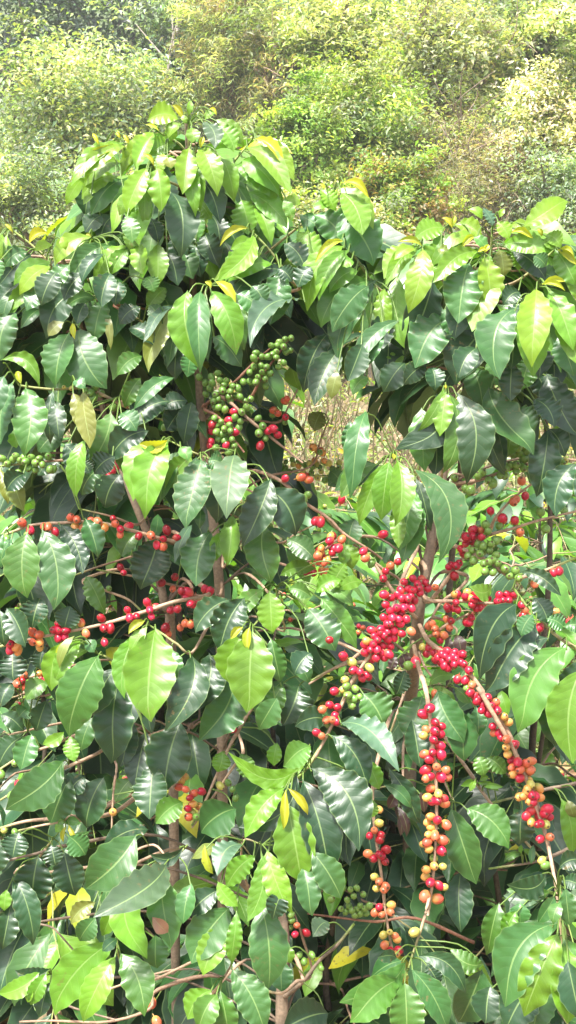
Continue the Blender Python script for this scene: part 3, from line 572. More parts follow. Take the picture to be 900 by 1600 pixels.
b('B',450,800,2,2.06,[(100,0),(170,70,.0),(260,150,.0),(330,250,.0),(400,330,.04)],"210,20,190,110,80,D;170,100,200,180,60,L","240,140,o,1.1;235,125,r;320,168,o;305,185,r;298,208,r,1.1;345,155,r;303,68,r;60,190,r;80,190,r;100,30,r,1.1;90,30,r;165,85,o;120,188,o",wr=.0036)
b('B',450,800,2,2.1,[(60,155),(110,120,.0),(165,85,.03)],"","130,90,r;150,110,r;105,130,r;122,150,a;90,150,o;140,75,k;97,120,r;115,145,o;135,110,r",wr=.0028)
b('B',450,800,2,2.08,[(240,130),(300,180,.0),(350,215,.03),(390,300,.05)],"",wr=.0032)
# --- B right short branches
b('B',450,800,2,2.00,[(730,268),(640,285,.0),(540,278,.0),(440,276,.03)],"",
 "520,258,a;497,297,r;525,283,r;530,258,r;530,305,r;520,300,r;555,265,r;585,258,r;575,290,r;600,270,r;610,290,r;560,253,a;590,300,r;605,300,r;660,260,r;672,275,r;690,275,r;655,280,r;705,258,r;685,258,r;500,300,r;740,305,o;750,325,o;735,325,r;730,290,r;787,360,r;580,275,r;570,270,a;625,272,k",wr=.0036)
b('B',450,800,2,2.02,[(565,318),(500,350,.0),(435,390,.03)],"","567,345,r;557,345,r,1.1;573,330,r;495,335,o;505,362,o;487,385,o,1.1;475,400,r;440,358,o;460,365,o;463,380,o;490,385,k;450,350,o;510,340,k",wr=.0036)
b('B',450,800,2,2.04,[(600,80),(540,150,.0),(490,220,.0),(440,280,.03)],"","510,165,r;527,168,r,1.1;520,200,k,1.1;460,235,o;503,172,r;535,160,r",wr=.0042)
b('B',450,800,2,2.10,[(450,330),(480,280,.0),(530,245,.0),(560,200,.02)],"",wr=.0036)
b('B',450,800,2,1.99,[(900,143),(780,190,.0),(700,203,.0),(620,150,.0),(530,110,.04)],"640,225,570,235,50,L,.3",
 "562,137,g;580,152,g;575,120,g;595,100,g;610,108,g;628,118,g;600,130,g;628,155,g,1.1;650,135,g;655,160,g,1.1;640,187,g;615,185,g;678,178,g,1.2;692,200,g,1.1;710,184,g,1.1;720,207,g,1.1;650,90,g;635,100,g;665,180,g,1.1;590,120,g;640,150,g;612,160,g;557,78,r,1.15;578,55,r,1.1;575,77,r;605,78,r;670,20,r,1.1;709,25,r;625,60,g;618,40,g;725,62,o;550,130,k;760,197,o;770,225,o;757,190,o;830,190,r;847,185,r,1.1;540,115,r;555,100,r;832,315,a,1.1;880,345,r;893,340,r",wr=.0040)
b('B',600,580,3,2.02,[(930,650),(740,695,.0),(610,735,.0),(500,765,.0),(390,800,.03)],"",
 "387,775,r,1.25;415,745,r,1.1;476,718,g;487,750,r;500,655,r,1.1;556,692,r,1.25;540,725,g;613,700,r,1.1;638,755,o,1.1;735,660,g,1.1;845,655,g;760,740,g,1.1;410,800,r;370,855,r;385,865,g;410,835,g;440,830,g;465,840,g;500,815,g;455,745,o;430,745,r;525,795,g,1.1;480,830,g;440,770,k;540,790,g",wr=.0036)
b('B',600,580,3,2.06,[(690,530),(600,600,.0),(520,690,.0),(470,780,.04)],"","645,515,o,1.1;607,612,o,1.1;662,585,r,1.1;350,608,r;620,600,o",wr=.0034)
b('B',600,580,3,2.00,[(870,420),(700,432,.0),(560,470,.0),(400,520,.0),(230,530,.05)],"600,280,580,400,90,L",
 "460,475,g;440,490,g;330,500,g,1.1;405,560,g,1.2;510,525,g,1.1;490,510,g;575,455,g,1.1;620,440,g,1.1;655,412,g,1.2;655,455,g,1.1;635,385,g;665,375,g;700,430,g,1.2;735,425,g,1.1;768,398,g,1.2;715,465,g,1.1;752,460,g,1.1;780,430,g;798,410,g;830,415,g,.9;690,465,g;610,390,g;650,350,g;630,360,g;590,440,g;675,395,g;620,470,g;850,420,y,.9;545,490,g;565,490,g;380,550,g;840,430,g,.8;735,440,g",wcol=WOOD,wr=.0040)
b('B',600,580,3,2.03,[(330,570),(370,545,.0),(420,515,.03)],"",wr=.0036)
# --- B long right drooping branch
b('B',450,800,2,1.90,[(870,1460,-.02),(853,1300,-.02),(835,1160),(815,1050),(787,940),(760,860),(720,780),(690,690),(640,610,.0),(580,520,.0),(520,460,.02),(440,405,.06)],
 "1090,1720? " if False else "",
 "443,413,r;420,422,y;432,442,r;455,440,r;475,432,r;468,455,r;490,450,r;485,465,r;498,435,r;520,440,r;505,460,r;500,485,r;525,458,r;520,475,r;545,445,r;540,470,r;550,475,r;565,495,r;460,462,r;475,470,r;440,425,r;490,480,r;530,523,r,1.1;555,525,r;575,540,o;565,560,r;585,575,r;570,565,r;600,580,r;610,600,r;625,580,r,1.1;620,615,r;605,620,r;635,605,r;650,595,o;630,630,r;655,620,r;560,550,g;675,640,a;690,657,a;640,670,r;645,690,o;660,690,r;667,705,r;683,710,o;682,735,a;708,727,r,1.1;690,757,y;720,780,o;745,785,r;760,778,o;725,795,r;590,590,r;615,585,r;515,450,r;480,445,r;"
 "718,782,r;753,812,o;700,775,r;"
 "718,785,o;727,802,o,1.1;743,798,o;760,805,o;705,795,r;725,823,r;753,838,a,1.0;"
 "742,800,r;"
 "708,728,r",wr=.0038,label='long drooping branch crowded with red and orange cherries')
b('B',600,1120,3,1.885,[(800,760,-.01),(770,620),(740,500),(700,390),(650,250),(600,140),(520,0),(440,-140,.0)],"",
 "575,105,o,1.1;612,130,r,1.2;573,142,a;580,175,a;627,213,r,1.15;665,218,o,1.1;690,208,o,1.1;600,240,o,1.1;638,248,o,1.1;682,250,o,1.1;637,288,r,1.1;605,270,a;688,315,y,1.05;672,338,a;725,335,a,1.15;655,370,a,1.1;635,375,a,1.1;692,367,r,1.1;727,378,a,1.1;710,370,r;680,395,a;700,400,r;688,442,r,1.15;667,465,r,1.1;728,463,r,1.15;765,433,r,1.25;775,470,r;760,503,y;690,495,a;720,505,r;735,500,r;732,573,r,1.15;778,563,o,1.1;740,673,y,1.1;757,697,g,1.1;750,455,r;670,350,a",wr=.0036,link=False)
# bottom right shoot that ends this branch
b('B',600,1300,3,1.80,[(845,620),(832,450),(820,300),(800,220,.02),(770,60,.09)],
 "500,720,480,900,140,D;720,690,570,930,180,D;760,700,700,930,150,D;820,170,930,130,85,D,.2;760,190,580,250,100,D,.2;780,280,575,262,80,G,.15;740,310,560,300,70,W,.15;800,300,720,430,80,G;640,330,640,430,90,D;540,330,485,580,110,M,-.1;620,370,560,500,80,M;830,230,930,260,70,D;850,300,930,340,60,W;800,430,575,825,215,G,-.22;840,500,930,720,130,M;840,520,870,900,160,L;820,468,655,865,165,L,-.05;780,640,765,745,55,G;850,260,870,440,80,G;830,330,790,430,60,M;860,600,920,880,120,D",link=False,gtip=True,wr=.0026,label='leafy green shoot at the end of the long drooping branch')
# --- B vertical hanging branch
b('B',600,1120,3,1.89,[(205,930),(217,860),(235,700),(245,500),(245,350),(235,200),(215,0),(195,-130,.0),(160,-240,.05)],"",
 "72,-400,g,.01;240,25,r,1.1;270,45,r;238,68,r,1.1;265,80,r,1.1;197,60,o;185,88,y;232,108,r;263,135,r,1.1;228,167,r;190,175,o,1.15;213,200,r;265,175,r,1.2;195,250,r,1.2;218,280,r,1.1;247,235,o;290,250,o,1.1;268,283,r,1.2;295,283,o;196,290,o;220,335,o;255,362,a;202,378,a;223,395,r,1.2;280,385,r,1.1;283,405,o,1.1;218,468,a;203,495,a;250,485,r,1.1;292,507,o,1.15;220,518,a;207,553,a;238,557,o,1.1;203,587,o,1.1;273,577,o,1.2;290,580,y,.9;183,597,a,.9;210,620,a,1.1;268,628,r,1.2;233,663,y;235,700,a,1.1;275,702,y,.95;198,717,a,1.1;195,750,a;218,777,r,1.2;258,790,r,1.2;283,798,y,.9;193,842,o,1.4;250,853,o,1.4;250,395,r;"
 "238,-70,r,1.1;215,-40,r,1.2;185,-12,r,1.2;255,-10,r;240,-95,r;238,-110,o;148,-255,r,1.3;112,-240,g,1.1;215,-100,k,.01",wr=.0038,label='branch hanging straight down with cherries from red to yellow')
b('B',600,1300,3,1.87,[(112,650),(130,590),(175,450),(200,360,.0),(215,290,.02)],
 "460,640,350,900,200,D;470,615,310,550,90,M,.2,.1;200,620,260,720,80,D;60,700,30,880,90,G;85,605,-60,680,90,D;105,600,-212,785,130,M,.16;150,585,385,762,85,D,.26;75,690,-150,900,165,M;125,640,295,930,115,G,.08;95,700,105,980,150,M;60,590,-30,590,60,D",
 "142,470,y,1.3;100,680,y,.8;85,650,a,.7",gtip=True,link=False,wr=.0026,label='leafy shoot at the end of the hanging branch')
# --- B5 inner hanging branch
b('B',450,1200,2,1.97,[(362,650),(325,560),(305,450),(290,320),(270,180),(265,60,.0),(290,-60,.06)],"",
 "285,130,a;285,172,y;270,195,o;255,212,r;290,210,k;287,225,k;250,268,o,1.1;268,283,r,1.1;293,275,r;307,255,k,1.1;303,292,k;285,270,r;270,340,y,.9;285,355,o;277,375,y;305,370,o,1.1;300,380,o;285,435,r;272,452,o;293,458,o;323,428,a;320,450,o,1.1;298,522,y,1.05;318,513,y,.9;335,525,o;340,535,a;302,553,o,1.1;318,573,r,1.1;345,570,r,1.25;340,580,a",wr=.0034)
b('F',450,1200,2,2.08,[(20,455),(45,530),(75,640,.03)],"","28,492,o;57,515,k;22,520,r;12,477,g;75,585,g;50,605,g;35,585,g;103,625,g;57,650,g,1.1;5,500,g;10,460,g",wcol=WOOD,wr=.003)
b('B',450,1200,2,2.16,[(60,455),(180,470,.0),(280,480,.0),(400,470,.0),(580,545,.04)],"",
 "172,375,g;195,380,g;215,375,g;205,400,g;185,412,g;165,440,g;180,450,g;200,445,g;225,430,g;240,440,g;255,430,g;225,455,g;208,460,g;245,455,g;215,440,g;135,410,g,1.1;235,395,g;190,430,g;160,385,g",wcol=RBR,wr=.003,link=False)
b('F',300,1300,3,2.02,[(760,430),(680,530,.0),(600,600,.0),(520,700,.0),(430,770,.03)],"640,420,570,490,85,W;450,530,460,615,50,L;420,600,420,750,100,D","",wcol=GREY,wr=.0042)
b('F',300,1300,3,1.98,[(310,735),(420,755,.0),(490,700,.0),(520,690,.03)],"640,850,420,930,160,D","",wr=.0038)
# --- R plant
b('R',600,860,3,1.86,[(605,175),(660,250),(720,310),(790,385,.0),(870,440,.0),(960,490,.02),(1100,560,.05)],
 "700,220,770,340,90,D;640,100,830,215,70,D;760,320,850,370,80,D;840,360,960,380,80,D;920,510,790,700,130,D,.12;750,650,800,920,110,D;625,250,445,600,170,D,-.16;720,340,490,680,180,D,-.12;780,410,530,680,150,D,-.18;865,450,650,862,190,G,-.14;930,550,880,1000,210,L,-.10;700,300,640,400,70,D",
 "797,293,a,1.2;730,362,r,1.1",gtip=True,wr=.0036,label='yellow-green shoot carrying a row of broad dark leaves')
b('B',600,860,3,2.0,[(320,600),(280,640,.0),(200,560,.04)],
 "540,650,580,780,50,M;210,635,330,590,58,L,.2,.1;270,640,330,752,50,L;180,680,120,900,150,D;250,650,380,900,150,G,-.05;430,730,440,880,80,D;330,650,400,720,60,G",wr=.0024)
# --- B/R lower right leaves and twigs
b('B',600,1120,3,1.98,[(735,665),(640,560),(550,470,.0),(460,350,.0),(380,230,.05)],"440,310,360,325,30,L;440,310,540,345,30,L,.1,.1;450,300,490,280,26,L,.1,.1;430,300,400,350,26,L;470,330,560,330,26,M","",wr=.0034)
b('R',600,1120,3,1.98,[(500,405),(640,370),(760,340),(930,300,.04)],"650,430,640,600,120,D;830,380,880,645,105,M;860,390,890,475,55,O;900,350,960,500,90,D;430,180,470,280,70,G;480,190,570,270,70,G","",wcol=GREY,wr=.0036)
b('R',600,1120,3,2.0,[(490,712),(650,690),(740,670,.0),(860,620,.05)],"650,620,700,660,25,L,.1,.1;650,640,560,680,30,M;640,640,645,600,20,L;700,600,690,690,30,G","",wcol=GREY,wr=.0034)
b('B',600,1120,3,1.97,[(330,400),(300,340,.05)],"360,720,360,1010,125,D;350,-40,370,210,130,D;380,430,590,610,140,G,.12;312,420,430,785,150,G,.05;130,10,170,240,110,D;20,240,160,510,95,D;0,320,130,430,60,G")
b('B',600,860,3,2.04,[(20,880),(70,740,.0),(100,640,.05)],"100,560,60,680,80,D","90,760,r,1.1;113,725,y,.9",wr=.0032)
# --- F plant, bottom left
b('F',0,1300,3,1.88,[(880,60),(800,130),(720,60,.02),(600,110,.03),(560,180,.05)],
 "640,10,400,265,190,D,.1;860,70,700,105,60,D,.2;560,310,480,490,80,L;640,210,700,592,140,L,-.20;780,150,440,395,160,W,.12;760,188,812,545,150,G,-.08;450,330,330,430,75,O;450,400,370,510,100,G;900,240,860,430,90,D",wr=.0026)
b('F',0,1300,3,1.85,[(550,490),(555,580,.01),(600,650,.05),(700,700,.12)],
 "730,480,730,640,120,D;540,510,242,848,175,M,-.12;545,578,385,890,125,L,-.05;560,565,678,862,135,M,.10;550,500,480,560,50,D",gtip=True,wr=.0024)
b('F',300,1300,3,1.86,[(330,60),(240,40),(240,180,.03),(300,330,.09)],
 "500,-20,600,60,90,D;240,60,120,205,105,W,-.15;150,80,0,130,50,O;130,270,-20,400,110,D;320,330,360,735,165,G,.04;60,60,95,200,55,Y;300,110,160,262,105,L;120,230,215,350,70,L,-.1;210,370,180,620,70,L;330,100,262,420,105,L,.10;520,160,555,395,110,G;430,270,380,410,100,D;560,90,700,310,130,D",wr=.0024)
b('F',300,1300,3,1.84,[(190,590),(175,640,.01),(110,740,.02),(60,800,.06)],
 "180,350,-12,610,165,G;150,430,50,672,125,M;180,640,340,940,150,D,.06;130,740,170,960,120,G,.1;95,740,-20,880,110,L,-.12;120,760,30,930,110,M",wr=.0024)
b('F',0,1300,3,2.0,[(250,30),(180,120,.03),(100,200,.08)],
 "300,90,350,300,150,D;180,110,150,340,170,D;60,200,160,530,110,D,.1;50,340,10,550,100,D;30,270,20,370,60,M;0,30,-20,200,110,D;90,0,60,120,110,D;240,60,260,160,90,D;320,20,400,110,110,D")
b('F',0,1300,3,1.92,[(240,665),(300,700,.03),(420,760,.08)],
 "240,700,190,872,85,D;235,640,70,655,80,D,.2;190,650,-10,762,85,L,.1;220,660,140,812,75,L;160,720,130,800,40,L",gtip=True,wr=.0022)
b('F',0,1300,3,1.97,[(-20,150),(90,120),(195,95,.0),(330,60,.06)],"",wcol=GREY,wr=.0034)
b('F',0,1300,3,2.06,[(350,560),(250,450),(190,420,.03)],"","",wcol=GREY,wr=.0026)
b('F',0,1300,3,2.0,[(540,880),(430,850),(310,810),(200,740,.05)],"","",wcol=GREY,wr=.0026)
b('F',0,1300,3,2.02,[(90,890),(250,885),(500,890),(700,830),(740,740,.05)],"","710,800,o,1.3;735,890,o,1.3",wcol=WOOD,wr=.0032)
b('B',600,1120,3,2.12,[(110,360),(90,300,.05)],"100,340,60,470,50,N;130,360,150,500,45,N;60,350,20,430,50,N;170,350,190,450,40,N;110,400,80,560,45,N;60,420,110,560,40,N;150,380,110,480,50,N",label='tuft of dead dark-brown leaves')
b('B',600,860,3,2.08,[(340,400),(330,360,.04)],"340,395,365,490,60,N;310,410,300,500,45,N;80,480,100,560,60,N;60,500,30,560,45,N")
b('A',0,150,3,2.06,[(700,560),(760,600,.03)],"640,640,560,800,100,M;560,660,520,800,80,G;740,600,700,760,110,G;820,640,860,800,90,D;600,560,520,660,80,D;860,720,900,860,90,G")
b('A',300,150,3,2.06,[(60,560),(30,620,.03)],"40,560,10,720,100,G;90,560,130,720,90,D;150,600,220,720,100,G;60,640,120,800,110,D;-30,600,-60,760,100,D;10,700,40,850,90,D")
for p in PL.values(): finish_cherries(p)
# dry leaf fragment on a leaf
def dry_fragment():
    c=P(250,1448,1.805); mb=MB(); 
    leaf(mb,P(238,1433,1.79),P(262,1458,1.795),.020,nrm([.1,-1,.3]),(.33,.17,.11),0,10,4,bow=.1,fold=.3,ruf=.1)
    o=mb.build('dry_leaf_fragment',ML,origin=c); tag(o,'small brown dry leaf fragment lying on a hanging green leaf','dry leaf')
dry_fragment()

crown_fill('A',[(292,225,2.12,.10,5),(294,270,2.14,.15,6),(296,330,2.17,.19,7),(270,365,2.10,.14,5)],'CLLMMG')
crown_fill('A',[(300,400,2.2,.22,7),(303,480,2.22,.24,6)],'DDGGM')
crown_fill('A',[(500,370,2.14,.12,4)],'DDG')
crown_fill('B',[(765,375,2.12,.16,6),(755,420,2.15,.2,6)],'CLLMMG')
crown_fill('B',[(740,490,2.18,.22,6),(725,560,2.2,.20,4)],'DDGGM')
crown_fill('L',[(90,410,2.12,.16,6),(110,470,2.17,.20,6),(140,540,2.2,.22,5),(165,640,2.22,.2,4)],'DDGGM')
# ---------------------------------------------------------------- coffee bushes filling the rows behind
DK='DDDDG'; MX='DDGGGM'; BRT='GGMMLLD'  # shade on inner bushes and sun on rear rows put into the leaf mix
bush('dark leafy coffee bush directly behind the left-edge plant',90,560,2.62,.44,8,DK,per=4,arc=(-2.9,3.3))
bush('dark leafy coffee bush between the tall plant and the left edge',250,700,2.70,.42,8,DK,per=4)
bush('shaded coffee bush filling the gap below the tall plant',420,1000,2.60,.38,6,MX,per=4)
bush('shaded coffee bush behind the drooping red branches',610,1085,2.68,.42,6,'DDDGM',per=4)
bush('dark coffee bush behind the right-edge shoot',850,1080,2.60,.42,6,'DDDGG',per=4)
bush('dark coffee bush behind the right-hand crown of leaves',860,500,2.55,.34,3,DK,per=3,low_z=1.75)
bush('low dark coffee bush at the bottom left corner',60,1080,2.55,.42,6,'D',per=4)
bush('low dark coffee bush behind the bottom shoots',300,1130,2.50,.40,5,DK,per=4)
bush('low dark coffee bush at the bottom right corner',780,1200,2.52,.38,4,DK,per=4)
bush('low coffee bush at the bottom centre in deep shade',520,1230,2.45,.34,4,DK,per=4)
bush('sunlit coffee bush in the second row behind the centre',470,880,3.4,.6,7,BRT,per=4,detail=True,cherry=.4)
bush('sunlit coffee bush in the second row behind the right plant',800,880,3.6,.6,6,BRT,per=4,detail=True,cherry=.4)
bush('sunlit coffee bush in the second row behind the left branches',110,700,3.6,.65,8,BRT,per=4,detail=True,cherry=.45)
bush('sunlit coffee bush in the second row behind the tall plant',330,640,3.9,.6,8,BRT,per=4,detail=True,cherry=.45)
bush('coffee bush in the third row with pale sunlit leaves, centre',560,800,5.2,.8,8,BRT,detail=False,per=4)
bush('coffee bush in the third row with pale sunlit leaves, right',850,740,5.4,.9,9,BRT,detail=False,per=4)
bush('coffee bush in the third row with pale sunlit leaves, left',180,640,5.3,.9,9,BRT,detail=False,per=4)
bush('distant coffee bush seen in the gap between the two crowns',700,780,6.8,1.0,8,BRT,detail=False,per=4,gap=.07)
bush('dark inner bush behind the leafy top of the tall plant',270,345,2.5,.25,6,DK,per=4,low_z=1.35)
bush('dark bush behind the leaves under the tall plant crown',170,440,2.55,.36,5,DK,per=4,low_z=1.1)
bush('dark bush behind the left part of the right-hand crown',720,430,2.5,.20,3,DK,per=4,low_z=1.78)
# ---------------------------------------------------------------- ground
def ground_mesh():
    xs=np.concatenate([np.linspace(-60,-6,28)[:-1],np.linspace(-6,6,97),np.linspace(6,60,28)[1:]])
    ys=np.concatenate([np.linspace(-8,0,9)[:-1],np.linspace(0,16,129),np.linspace(16,60,45)[1:]])
    X,Y=np.meshgrid(xs,ys,indexing='ij')
    Z=ground(Y)+.05*np.sin(X*2.1+Y)*np.cos(Y*1.7)+.015*NR.randn(*X.shape)
    v=np.stack([X,Y,Z],-1).reshape(-1,3); nu,nv=len(xs)-1,len(ys)-1
    mb=MB(); mb.add(v,grid(nu,nv)[:, ::-1],np.zeros((len(v),2)),np.ones((len(v),4)))
    m,nt,nd,lk=mat('soil_and_litter'); tc=nd.new('ShaderNodeTexCoord')
    n1=nd.new('ShaderNodeTexNoise'); n1.inputs['Scale'].default_value=1.3; n1.inputs['Detail'].default_value=6; lk.new(tc.outputs['Object'],n1.inputs['Vector'])
    n2=nd.new('ShaderNodeTexVoronoi'); n2.inputs['Scale'].default_value=26; lk.new(tc.outputs['Object'],n2.inputs['Vector'])
    a=mixc(nd,lk,n1.outputs['Fac'],(.16,.09,.055),(.12,.13,.045)); c=mixc(nd,lk,.45,a,mixc(nd,lk,n2.outputs['Color'],(.10,.06,.04),(.34,.24,.16)))
    sx=nd.new('ShaderNodeSeparateXYZ'); lk.new(tc.outputs['Object'],sx.inputs[0])
    far=mathn(nd,lk,'MULTIPLY',mathn(nd,lk,'SUBTRACT',sx.outputs[1],13.0,clamp=False),.25,clamp=True); c=mixc(nd,lk,far,c,mixc(nd,lk,n1.outputs['Fac'],(.05,.075,.03),(.10,.13,.05)))
    pr=nd.new('ShaderNodeBsdfPrincipled'); lk.new(c,pr.inputs['Base Color']); pr.inputs['Roughness'].default_value=.95
    bp=nd.new('ShaderNodeBump'); bp.inputs['Distance'].default_value=.02; lk.new(n2.outputs['Distance'],bp.inputs['Height']); lk.new(bp.outputs[0],pr.inputs['Normal'])
    out=nd.new('ShaderNodeOutputMaterial'); lk.new(pr.outputs[0],out.inputs[0])
    o=mb.build('ground',m); tag(o,'brown soil slope with leaf litter',None,None,'structure'); return o
ground_mesh()
# ---------------------------------------------------------------- foliage of far plants
def quads(mb,c,n,size,col,young,asp=.45,droop=0.,updir=.55,flat=None):
    """many small folded leaf faces; c (k,3) centres; n normals (k,3)"""
    k=len(c); a=NR.randn(k,3); a[:,2]-=droop; a-=n*np.sum(a*n,1)[:,None]; a/=np.linalg.norm(a,axis=1)[:,None]+1e-9
    s=np.cross(a,n); L=size*(.6+.8*NR.rand(k))[:,None]; W=L*asp*.5
    f=n*L*.12
    v=np.stack([c-a*L*.5, c-a*L*.06+s*W+f, c-a*L*.06-s*W+f, c+a*L*.5-f*1.5, c-a*L*.06],1) # base,r,l,tip,mid
    v=v.reshape(-1,3); b=(np.arange(k)*5)[:,None]
    F=np.concatenate([b+np.array([[0,1,3,4]]),b+np.array([[0,4,3,2]])],0)
    cc=np.empty((k,5,4)); cc[:,:,:3]=col[:,None,:]; cc[:,:,3]=young
    mb.add(v,F,np.zeros((len(v),2)),cc.reshape(-1,4))
def pal(cols,k,j=.25):
    cols=np.array(cols); i=NR.randint(0,len(cols),k); c=cols[i]*(1+j*(NR.rand(k,1)*2-1)); c=c*(1+.12*(NR.rand(k,3)*2-1)); return np.clip(c,0,1)
def crown(mb,cen,rad,clumps,per,size,cols,spread=.30,young=.4,asp=.45,droop=0.,shell=.55):
    cen=np.array(cen); rad=np.array(rad)
    d=NR.randn(clumps,3); d/=np.linalg.norm(d,axis=1)[:,None]; r=(shell+(1-shell)*NR.rand(clumps))**1.0; r*=(1+.30*NR.randn(clumps))
    cc=cen+d*r[:,None]*rad; tint=1+.36*NR.randn(clumps); tint=np.clip(tint,.35,1.8); which=NR.randint(0,len(cols),clumps)
    for i in range(clumps):
        k=max(4,int(per*(.5+NR.rand()))); q=NR.randn(k,3); cs=spread*min(rad)*(.6+.8*NR.rand())
        p=cc[i]+q*cs*np.array([1,1,.6]); 
        if droop: p[:,2]-=np.abs(NR.randn(k))*cs*droop
        n=NR.randn(k,3)*.6+d[i]*.5+np.array([0,-.1,.8]); n/=np.linalg.norm(n,axis=1)[:,None]
        main=np.array(cols[which[i]]); c=pal([main,main,cols[NR.randint(len(cols))]],k)*tint[i]
        quads(mb,p,n,size,np.clip(c,0,1),young,asp,droop*.6)
    return cc
def limbs(mb,base,targets,r0,col,fork=.45):
    ends=[]
    for t in targets:
        mid=base*(1-fork)+t*fork+np.array([0,0,.12*np.linalg.norm(t-base)])+NR.randn(3)*.08
        t=t+NR.randn(3)*.05; ends.append(t)
        tube(mb,smooth_path([base,mid,t],4),np.linspace(r0,r0*.18,9),col,6,.05)
    return ends
def tree(label,px,py,D,rx,ry,cols,size=.08,clumps=90,per=70,kind='tree',young=.4,asp=.45,droop=0.,tcol=(.20,.16,.12),trunk=.09,shell=.5,spread=.22,extra=None,group=None,bare=0,ntarget=9,rz=None):
    """px,py crown centre in the picture at depth D; rx, ry crown radii in metres"""
    c=P(px,py,D); gz=float(ground(c[1])); base=np.array([c[0]+R.uniform(-.3,.3),c[1]+.1,gz-.15])
    root=empty(kind.replace(' ','_'),base,label,kind if kind!='bush' else 'bush',group)
    mb=MB(); fork=np.array([c[0]*.9+base[0]*.1,c[1],max(gz+.15,c[2]-ry*.75)])
    tube(mb,smooth_path([base,(base+fork)/2+NR.randn(3)*.05,fork],4),np.linspace(trunk,trunk*.75,9),tcol,8,.05)
    cr=MB(); cc=crown(cr,c,(rx,rz or rx*.8,ry),int(clumps*1.15),int(per*1.35),size*.80,cols,spread,young,asp,droop,shell)
    idx=NR.choice(len(cc),min(ntarget,len(cc)),replace=False)
    ends=limbs(mb,fork,[cc[i] for i in idx],trunk*.5,tcol)
    if bare:
        for i in range(bare):
            a=ends[i%len(ends)]; e=a+np.array([R.uniform(-.4,.4),R.uniform(-.5,-.1),R.uniform(-.1,.55)])*max(rx,.5)*1.3
            tube(mb,smooth_path([a,(a+e)/2+NR.randn(3)*.11,e],3),np.linspace(.009,.003,7),tcol,4)
    mb.build('trunk',MTR,root); cr.build('crown',MT,root)
    if extra: extra(root,c)
    return root
YG=[(.38,.44,.18),(.28,.36,.14),(.48,.49,.26),(.17,.23,.09)]
GG=[(.25,.33,.20),(.17,.25,.14),(.33,.40,.27)]
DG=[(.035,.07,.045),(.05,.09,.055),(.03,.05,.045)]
OG=[(.42,.42,.25),(.31,.35,.19),(.50,.47,.33),(.19,.23,.12)]
FE=[(.28,.34,.18),(.36,.38,.23),(.40,.33,.23)]
GR=[(.24,.36,.08),(.17,.28,.06),(.32,.40,.10)]
DRY=[(.26,.22,.15),(.30,.25,.18),(.19,.20,.11),(.34,.28,.20)]
T='trees on the slope behind the coffee'
# far dark belt
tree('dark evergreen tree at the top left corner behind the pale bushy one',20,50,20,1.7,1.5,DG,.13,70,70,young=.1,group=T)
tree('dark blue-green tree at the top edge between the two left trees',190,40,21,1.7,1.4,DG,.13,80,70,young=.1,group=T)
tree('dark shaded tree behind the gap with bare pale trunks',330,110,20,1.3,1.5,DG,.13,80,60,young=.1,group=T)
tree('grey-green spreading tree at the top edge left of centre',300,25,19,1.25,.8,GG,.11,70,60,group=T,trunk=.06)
tree('tall grey-green tree at the top centre',440,40,20,1.6,1.5,GG,.10,90,60,group=T)
tree('olive tree at the top edge right of centre',640,20,20,2.0,1.5,OG,.10,90,70,group=T)
tree('grey-green tree at the top right corner',850,20,20,1.7,1.2,GG,.11,80,70,group=T)
# middle
tree('broad pale-green bushy tree filling the left side behind the tall coffee plant',100,210,14,1.15,.98,YG+GG,.085,150,85,group=T,trunk=.10)
tree('rounded pale-green tree left of the feathery one',215,170,15,.75,.62,GG+YG[:2],.085,80,80,group=T)
tree('feathery drooping conifer with thin needles and pinkish twigs',375,85,14.5,.62,.95,FE,.12,110,90,asp=.10,droop=.8,group=T,tcol=(.30,.20,.15),bare=16)
tree('feathery conifer with bare twigs beside the vine-covered bush',440,130,14,.42,.6,FE,.12,70,80,asp=.10,droop=.8,group=T,tcol=(.30,.20,.15),bare=14)
tree('yellow-green tree with upright leaves at the top centre right',530,80,14,.85,.75,YG,.10,100,80,asp=.3,group=T)
tree('vine-covered tree with hanging brown creepers right of centre',690,110,13.5,.75,.85,OG+YG[:1],.08,120,80,droop=.5,group=T,tcol=(.30,.22,.16),bare=26)
tree('light-green tree at the upper right',850,90,14,.75,.65,YG,.09,100,80,group=T)
# near
B_='bushes below the trees on the slope'
tree('bright green vine-covered bush just right of the tall coffee top',470,230,11.2,.38,.55,GR,.06,100,80,kind='bush',group=B_,trunk=.05)
tree('yellow-green bush in the middle below the creepers',560,190,11.8,.55,.62,YG+GR,.065,110,80,kind='bush',group=B_,trunk=.05)
tree('bright green bush with orange tips above the red-leaved patch',625,300,10.2,.42,.28,GR+[(.36,.25,.08)],.055,80,80,kind='bush',group=B_,trunk=.04)
tree('tangle of dry brown creepers and thin twigs behind the right crown',790,290,11.6,.75,.62,DRY+OG[:2],.07,130,80,kind='bush',asp=.14,droop=.9,group=B_,trunk=.05,tcol=(.30,.22,.17),bare=60)
tree('dry brown creeper thicket in the centre of the slope',660,250,12.2,.62,.65,DRY+YG[:2],.065,110,80,kind='bush',asp=.2,droop=.8,group=B_,trunk=.05,tcol=(.30,.22,.17),bare=60)
tree('white-flowering bush at the right edge',870,185,11.2,.42,.40,[(.85,.76,.68),(.80,.70,.60),(.78,.72,.62),(.20,.24,.09),(.17,.22,.08)],.055,120,70,kind='bush',group=B_,trunk=.05)
tree('grey-green bush at the right edge below the white flowers',880,320,11,.5,.45,GG,.05,90,80,kind='bush',group=B_,trunk=.05)
tree('grey-green bush at the left edge below the pale tree',40,320,11,.65,.42,GG+YG[:1],.055,110,80,kind='bush',group=B_,trunk=.05)
